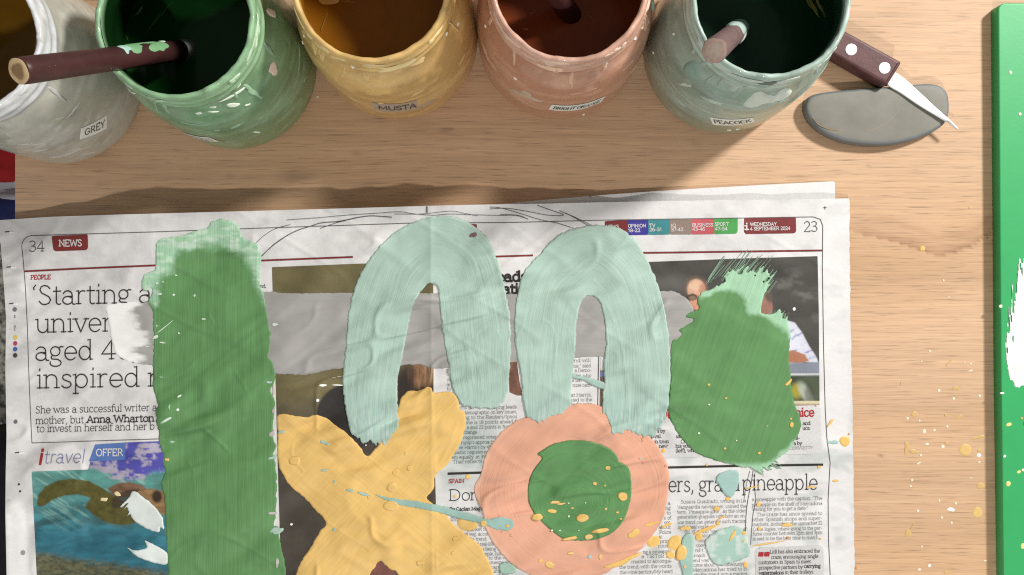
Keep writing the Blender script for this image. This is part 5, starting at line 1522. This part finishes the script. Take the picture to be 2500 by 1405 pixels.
jar('grey', 166, 210, 'grey paint jar in the corner by the table edge, leftmost of the jars', (176, 174, 160), (196, 194, 186), (182, 178, 162), (218, 220, 222), (84, 80, 60), seed=1, shadedcol=(120, 84, 22))
jar('green', 586, 175, 'green paint jar with a brush lying across the grey jar', (114, 150, 112), (140, 178, 144), (122, 144, 98), (146, 186, 144), (14, 44, 17), seed=3, shadedcol=(16, 54, 19))
jar('mustard', 973, 103, 'mustard yellow paint jar with a peeling MUSTARD label, no brush', (196, 158, 98), (226, 188, 122), (190, 152, 96), (222, 186, 118), (138, 88, 16), seed=5, shadedcol=(146, 94, 20))
jar('orange', 1364, 103, 'pale orange paint jar with a BRIGHT ORANGE label', (188, 136, 110), (210, 162, 138), (184, 138, 108), (216, 174, 154), (108, 54, 28), seed=8, shadedcol=(132, 66, 34))
jar('peacock', 1760, 136, 'grey-green paint jar with a PEACOCK label, next to the knife', (140, 160, 146), (164, 182, 168), (146, 150, 124), (176, 198, 186), (32, 66, 46), seed=10, shadedcol=(30, 64, 42))

jar_label('grey', 230, 314, 19, 12, 'GREY', rot=-40, xh=4.4, u0f=.14, u1f=.9)
jar_label('mustard', 965, 264, 28, 19, 'MUSTA', rot=-6, xh=6.6, inkmat=M_inkgrey, mat=M_tape, u0f=.12, u1f=.98)
jar_label('orange', 1410, 262, 35, 13, 'BRIGHT ORANGE', rot=-7, xh=4.2)
jar_label('peacock', 1788, 299, 26, 15, 'PEACOCK', rot=22, xh=5.2)
jar_label('green', 482, 336, 24, 12, 'GREEN', rot=12, xh=4.6)

CREAM = lin(236, 214, 160)
jar_patch('mustard', 950, 170, 20, 11, CREAM, -8, .5, 2, .0005)
jar_patch('mustard', 1000, 158, 14, 6, lin(232, 204, 146), -18, .6, 4, .0004)
jar_patch('mustard', 1040, 255, 12, 9, M_tape and lin(184, 160, 132), -12, .4, 9, .0003)
jar_patch('orange', 1357, 170, 13, 6, lin(232, 196, 168), 5, .6, 3, .0004)
jar_patch('orange', 1352, 148, 15, 3.5, lin(232, 200, 178), 4, .4, 5, .0004)
jar_patch('orange', 1290, 236, 20, 14, lin(200, 176, 152), 15, .7, 12, .0003)
jar_patch('orange', 1597, 12, 8, 10, lin(150, 190, 178), 0, .1, 7, .0012, 'paint_bead')
jar_patch('orange', 1550, 92, 2.5, 5, lin(244, 240, 236), 10, .3, 3, .0004)
jar_patch('peacock', 1858, 245, 15, 13, lin(206, 216, 204), -5, .35, 6, .0012)
jar_patch('peacock', 1900, 236, 17, 11, lin(210, 220, 208), -12, .45, 8, .0011)
jar_patch('peacock', 1690, 173, 11, 14, lin(140, 166, 152), 0, .12, 6, .0009, 'paint_bead')
jar_patch('peacock', 1806, 212, 9, 6, lin(176, 190, 180), 0, .8, 3, .0004)
jar_patch('peacock', 1672, 208, 2.5, 9, lin(196, 206, 190), -30, .4, 3, .0003)
jar_patch('peacock', 1745, 250, 12, 2.5, lin(184, 204, 192), 12, .4, 3, .0003)
jar_patch('peacock', 1878, 205, 9, 4, lin(110, 120, 110), -8, .6, 5, .0002)
PINKD = lin(226, 206, 194)
jar_patch('green', 668, 172, 7, 8, PINKD, 0, .25, 2, .0005)
jar_patch('green', 664, 32, 4, 9, PINKD, 0, .25, 4, .0005)
for (u, v, w, h, r) in ((568, 234, 15, 1.6, -8), (572, 257, 7, 4, -38), (520, 262, 3.5, 1.8, -20), (523, 273, 5, 1.8, -24), (488, 276, 4, 1.6, 10), (628, 323, 1.4, 7, 22), (605, 256, 3, 1.4, -30), (582, 212, 4, 1.4, 28), (300, 232, 2, 20, -40)):  # specular specks on the green jar, put in as raised white flecks
    jar_patch('green', u, v, w, h, lin(228, 240, 222), r, .35, int(u), .0003, 'paint_or_glint_fleck')
for (u, v, w, h, r) in ((190, 365, 12, 2.5, -40), (215, 375, 9, 1.6, -42), (100, 352, 10, 2, -28), (60, 352, 8, 1.6, -20), (140, 290, 8, 1.6, -42)):
    jar_patch('grey', u, v, w, h, lin(202, 196, 182), r, .5, int(u), .0003, 'paint_or_glint_fleck')
for (key, u, v) in (('mustard', 735, 105), ('mustard', 742, 88), ('mustard', 862, 163), ('orange', 1185, 64), ('orange', 1258, 192), ('orange', 1568, 68), ('peacock', 1645, 83), ('peacock', 1780, 318), ('peacock', 1800, 316), ('orange', 1425, 280), ('mustard', 1119, 58), ('mustard', 1090, 83), ('peacock', 1595, 128), ('orange', 1480, 155)):
    jar_patch(key, u, v, 2.2, 2.0, lin(238, 232, 214), 0, .3, int(u), .0004, 'paint_or_glint_fleck')

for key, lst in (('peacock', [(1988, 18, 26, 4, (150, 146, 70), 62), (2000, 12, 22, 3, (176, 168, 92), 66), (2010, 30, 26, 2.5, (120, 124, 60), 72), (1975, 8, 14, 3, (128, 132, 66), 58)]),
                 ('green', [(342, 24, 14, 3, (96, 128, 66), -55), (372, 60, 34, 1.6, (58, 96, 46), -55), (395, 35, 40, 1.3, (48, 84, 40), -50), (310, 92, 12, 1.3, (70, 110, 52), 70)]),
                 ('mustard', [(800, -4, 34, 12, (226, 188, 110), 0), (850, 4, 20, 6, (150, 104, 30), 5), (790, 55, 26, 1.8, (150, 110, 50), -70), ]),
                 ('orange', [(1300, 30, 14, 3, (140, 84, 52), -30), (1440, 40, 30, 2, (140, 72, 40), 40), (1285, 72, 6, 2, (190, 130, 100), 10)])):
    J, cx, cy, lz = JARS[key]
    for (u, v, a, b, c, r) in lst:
        o = drop('paint_or_glint_streak', on_flat(lz), J, u, v, a, b, lin(*c), r, .0003, 0.0002, int(u), .35)  # highlights and reflections on the liquid put in as coloured streaks, with paint dabs

# dry drips and crust under the rims, scattered on the side one sees
for key, light, rim_c, sd in (('grey', (206, 206, 202), (232, 232, 230), 1), ('green', (156, 190, 158), (190, 216, 184), 2), ('mustard', (226, 196, 136), (238, 214, 160), 3), ('orange', (220, 180, 156), (236, 202, 182), 4), ('peacock', (172, 190, 178), (204, 216, 206), 5)):
    rr = random.Random(sd * 13)
    J = JARS[key][0]
    for i in range(26):
        th = math.radians(rr.uniform(-178, -2))
        kind = i % 3
        if kind == 0:      # crust on the lip
            z, w, h, c, t = rr.uniform(.1015, .1035), rr.uniform(5, 15), rr.uniform(1.6, 3.4), rim_c, .0007
        elif kind == 1:    # run down over the shoulder
            z, w, h, c, t = rr.uniform(.080, .092), rr.uniform(1.6, 3.6), rr.uniform(7, 18), light, .0005
        else:              # scuff along the wall
            z, w, h, c, t = rr.uniform(.03, .075), rr.uniform(4, 16), rr.uniform(.8, 2.6), light, .00025
        o = drop('dried_paint', jar_surf(key, th, z, rr.uniform(-14, 14)), J, 0, 0, w / 2, h / 2, lin(*c) * rr.uniform(.82, 1.0), 0, t, .0001, i + sd, .55, 5, 30)
        o.data.materials.clear(); o.data.materials.append(M_crust)

# ------------------------------------------------------------------ brushes
M_hand = base_mat('dark_brown_handle', color=tuple(lin(72, 42, 41)), rough=0.42, spec=0.4, noise=.2, nscale=120, bump=.2, bscale=300)
M_hand2 = base_mat('worn_mauve_handle', color=tuple(lin(120, 98, 96)), rough=0.55, spec=0.3, noise=.2, nscale=160, bump=.25, bscale=300)
M_wood = base_mat('cut_wood_end', vcol=True, rough=.6, noise=.15, nscale=500)
M_ferr = base_mat('ferrule_metal', color=(.45, .44, .42), rough=.35, metal=.9)
M_brist = base_mat('wet_bristles', color=(.05, .045, .04), rough=.5)


def tube(name, P0, P1, radii, mat, parent, ns=32, cap0=True, cap1=True):
    P0 = np.array(P0); P1 = np.array(P1)
    d = (P1 - P0); L_ = np.linalg.norm(d); d /= L_
    a = np.cross(d, (0, 0, 1.0)); a /= np.linalg.norm(a); b = np.cross(a, d)
    th = np.linspace(0, 2 * np.pi, ns, endpoint=False)
    co = []
    for (t, r) in radii:
        co += [P0 + d * L_ * t + r * (math.cos(x) * a + math.sin(x) * b) for x in th]
    n = len(radii)
    q = []
    for k in range(n - 1):
        for i in range(ns):
            j = (i + 1) % ns
            q.append((k * ns + i, (k + 1) * ns + i, (k + 1) * ns + j, k * ns + j))
    me = bpy.data.meshes.new(name)
    f = list(q)
    if cap0: f.append(tuple(range(ns)))
    if cap1: f.append(tuple(range((n - 1) * ns, n * ns))[::-1])
    me.from_pydata([tuple(c) for c in co], [], f)
    for p in me.polygons: p.use_smooth = len(p.vertices) == 4
    me.update()
    import bmesh
    bm = bmesh.new(); bm.from_mesh(me); bmesh.ops.recalc_face_normals(bm, faces=bm.faces[:]); bm.to_mesh(me); bm.free()
    return link(name, me, mat, parent), (P0, d, L_, a, b)


def brush(label, foot, end, rend, rlow, mat, ringcol, corecol, crust, crustcol):
    foot = np.array(foot); end = np.array(end)
    d = (end - foot); L_ = np.linalg.norm(d); d = d / L_
    B = empty('paintbrush', tuple(foot), label, 'paintbrush', 'brushes standing in the jars')
    fer = 0.24
    h, fr = tube('handle', foot + d * L_ * fer, end, [(0, rlow), (.3, rlow * 1.04), (.7, (rlow + rend) / 2), (.97, rend), (.995, rend * .97), (1.0, rend * .9)], mat, B, cap1=True)
    tube('ferrule', foot + d * L_ * .12, foot + d * L_ * fer, [(0, rlow * 1.02), (.5, rlow * 1.05), (1, rlow * 1.01)], M_ferr, B)
    tube('bristles', foot, foot + d * L_ * .12, [(0, rlow * .25), (.4, rlow * .8), (1, rlow * .98)], M_brist, B)
    P0, dd, LL, a, b = fr
    # sawn end: pale ring round a darker core
    nr, ns = 9, 32; co = []; col = []
    for k in range(nr + 1):
        f = k / nr
        for i in range(ns):
            x = 2 * math.pi * i / ns
            rr = rend * .94 * f * (1 + .02 * math.sin(5 * x))
            co.append(end + dd * (.0004 + .0009 * math.sqrt(max(0, 1 - f * f)) * .5) + rr * (math.cos(x) * a + math.sin(x) * b))
            t = float(sstep(.52, .74, np.array(f + .06 * math.sin(3 * x))))
            col.append(np.array(lin(*corecol)) * (1 - t) + np.array(lin(*ringcol)) * t)
    q = [(k * ns + i, k * ns + (i + 1) % ns, (k + 1) * ns + (i + 1) % ns, (k + 1) * ns + i) for k in range(nr) for i in range(ns)]
    link('handle_end', mesh_np('handle_end', co, q, np.array(col)), M_wood, B)

    def sf(X, Y, off=0.0):
        X = np.asarray(X, float); Y = np.asarray(Y, float)      # X mm along from the cut end, Y mm around
        t = LL - X * 1e-3
        r = np.interp(t / LL, [0, .3, .7, 1], [rlow, rlow * 1.04, (rlow + rend) / 2, rend])
        w = Y * 1e-3 / r
        return P0 + dd * t[..., None] + (r + off)[..., None] * (np.cos(w)[..., None] * a + np.sin(w)[..., None] * b)
    for i, (x, y, w, hgt, c) in enumerate(crust):
        o = drop('dried_paint', sf, B, x, y, w / 2, hgt / 2, lin(*c), 0, .0004, .0001, i + 3, .5, 4, 24)
        o.data.materials.clear(); o.data.materials.append(M_crust)
    return B


def at(u, v, z):
    return np.array([wx(u, z), wy(v, z), z])


# the long brown brush leans out of the green jar over its left rim
gJ, gx, gy, gl = JARS['green']
p_in = at(450, 122, gl)                      # where it enters the paint
p_end = at(47, 174, 0.160)
dv = (p_in - p_end); dv /= np.linalg.norm(dv)
tfoot = p_in + dv * (0.045 / abs(dv[2])) * 0.62
GREENC = (128, 178, 128)
brush('dark brown brush slanting out of the green jar across the grey jar', tfoot, p_end, .0066, .0061, M_hand, (214, 186, 142), (146, 118, 84), [
    (74, 8, 13, 7, GREENC), (84, 4, 16, 9, GREENC), (90, 10, 12, 8, GREENC), (79, -1, 7, 5, (160, 205, 160)), (66, 10, 6, 6, (172, 210, 196)), (97, 6, 6, 4, (205, 225, 205)), (60, -1, 5, 4, (190, 196, 190)), (27, 0, 9, 2, (236, 226, 200)), (72, 0, 4, 7, (170, 160, 130))], None)

pJ, px_, py_, pl_ = JARS['peacock']
q_end = at(1744, 124, 0.126)
q_in = at(1800, 76, pl_)
dv = q_in - q_end; dv /= np.linalg.norm(dv)
MINC = (176, 200, 188)
brush('mauve-brown brush standing upright in the peacock jar, pale end towards the camera', q_in + dv * .042, q_end, .0068, .0062, M_hand2, (176, 150, 136), (184, 166, 152), [
    (66, 6, 16, 8, MINC), (74, 12, 20, 9, MINC), (70, 18, 15, 8, (200, 218, 208)), (78, 0, 18, 6, (196, 214, 204)), (88, 9, 20, 12, MINC), (86, 20, 16, 9, MINC), (88, -4, 14, 8, MINC)], None)

oJ, ox, oy, ol = JARS['orange']
r_in = at(1392, 34, ol)
r_end = at(1230, -190, 0.150)
dv = r_in - r_end; dv /= np.linalg.norm(dv)
brush('dark brush leaning over the far rim of the orange jar', r_in + dv * .05, r_end, .0066, .0062, M_hand, (214, 186, 142), (146, 118, 84), [(70, 0, 8, 6, (220, 160, 130))], None)

# ------------------------------------------------------------------ beyond the table's left edge
def soft_box(name, c, size, mat, parent, nz=10, seed=0):
    """a slumped fabric block"""
    n = 14
    uu = np.linspace(-1, 1, n)
    co = []; q = []
    X, Y = np.meshgrid(uu, uu)
    e = np.clip(1 - np.maximum(np.abs(X), np.abs(Y)) ** 6, 0, 1)
    for lay, s in ((1, 1), (0, -1)):
        Zt = (size[2] * (0.85 + .15 * e) + .012 * fbm(X * 2 + seed, Y * 2, seed, 3)) if lay else np.zeros_like(X)
        co.append(np.stack([c[0] + X * size[0], c[1] + Y * size[1], c[2] + Zt], -1).reshape(-1, 3))
    i = np.arange(n * n).reshape(n, n)
    top = np.stack([i[:-1, :-1], i[:-1, 1:], i[1:, 1:], i[1:, :-1]], -1).reshape(-1, 4)
    q = [tuple(t) for t in top] + [tuple(t[::-1] + n * n) for t in top]
    bd = list(i[0, :]) + list(i[1:, -1]) + list(i[-1, ::-1][1:]) + list(i[::-1, 0][1:-1])
    for k in range(len(bd)):
        a, b = bd[k], bd[(k + 1) % len(bd)]
        q.append((b, a, a + n * n, b + n * n))
    return link(name, mesh_np(name, np.vstack(co), np.array(q)), mat, parent)


def deep(u, v, z):
    return np.array([wx(u, z), wy(v, z), z])


bz_ = -0.30
BAG = empty('fabric_bag', tuple(deep(0, 450, FZ)), 'red, grey and navy fabric bag on the floor past the left table edge', 'bag')
M_red = base_mat('red_fabric', color=tuple(lin(150, 22, 22)), rough=.8, noise=.2, nscale=80, bump=.3, bscale=400)
M_gr = base_mat('grey_fabric', color=tuple(lin(165, 165, 172)), rough=.8, noise=.15, nscale=80)
M_nv = base_mat('navy_fabric', color=tuple(lin(26, 34, 84)), rough=.85, noise=.3, nscale=80, bump=.4, bscale=300)
c = deep(-5, 515, bz_); soft_box('navy_panel', (c[0] - .03, c[1], FZ), (.075, .026, bz_ - FZ), M_nv, BAG, seed=2)
c = deep(-5, 460, bz_); soft_box('grey_panel', (c[0] - .03, c[1] + .0012, FZ), (.075, .0215, bz_ - FZ - .01), M_gr, BAG, seed=4)
c = deep(-5, 385, bz_); soft_box('red_panel', (c[0] - .045, c[1], FZ), (.078, .030, bz_ - FZ + .012), M_red, BAG, seed=6)
M_mat = base_mat('shade_black', color=(.012, .011, .016), rough=.85, noise=.3, nscale=60, bump=.5, bscale=200)
c = deep(-10, 1330, -0.5)
soft_box('dark_shade_block', (c[0] - .19, c[1] - .12, FZ), (.24, .24, .14), M_mat, None, seed=8)  # added black block standing in for the dark shade past the table edge
tag(bpy.data.objects['dark_shade_block'], 'shadow put in as a black cushion on the speckled floor beside the table', 'shade_block')
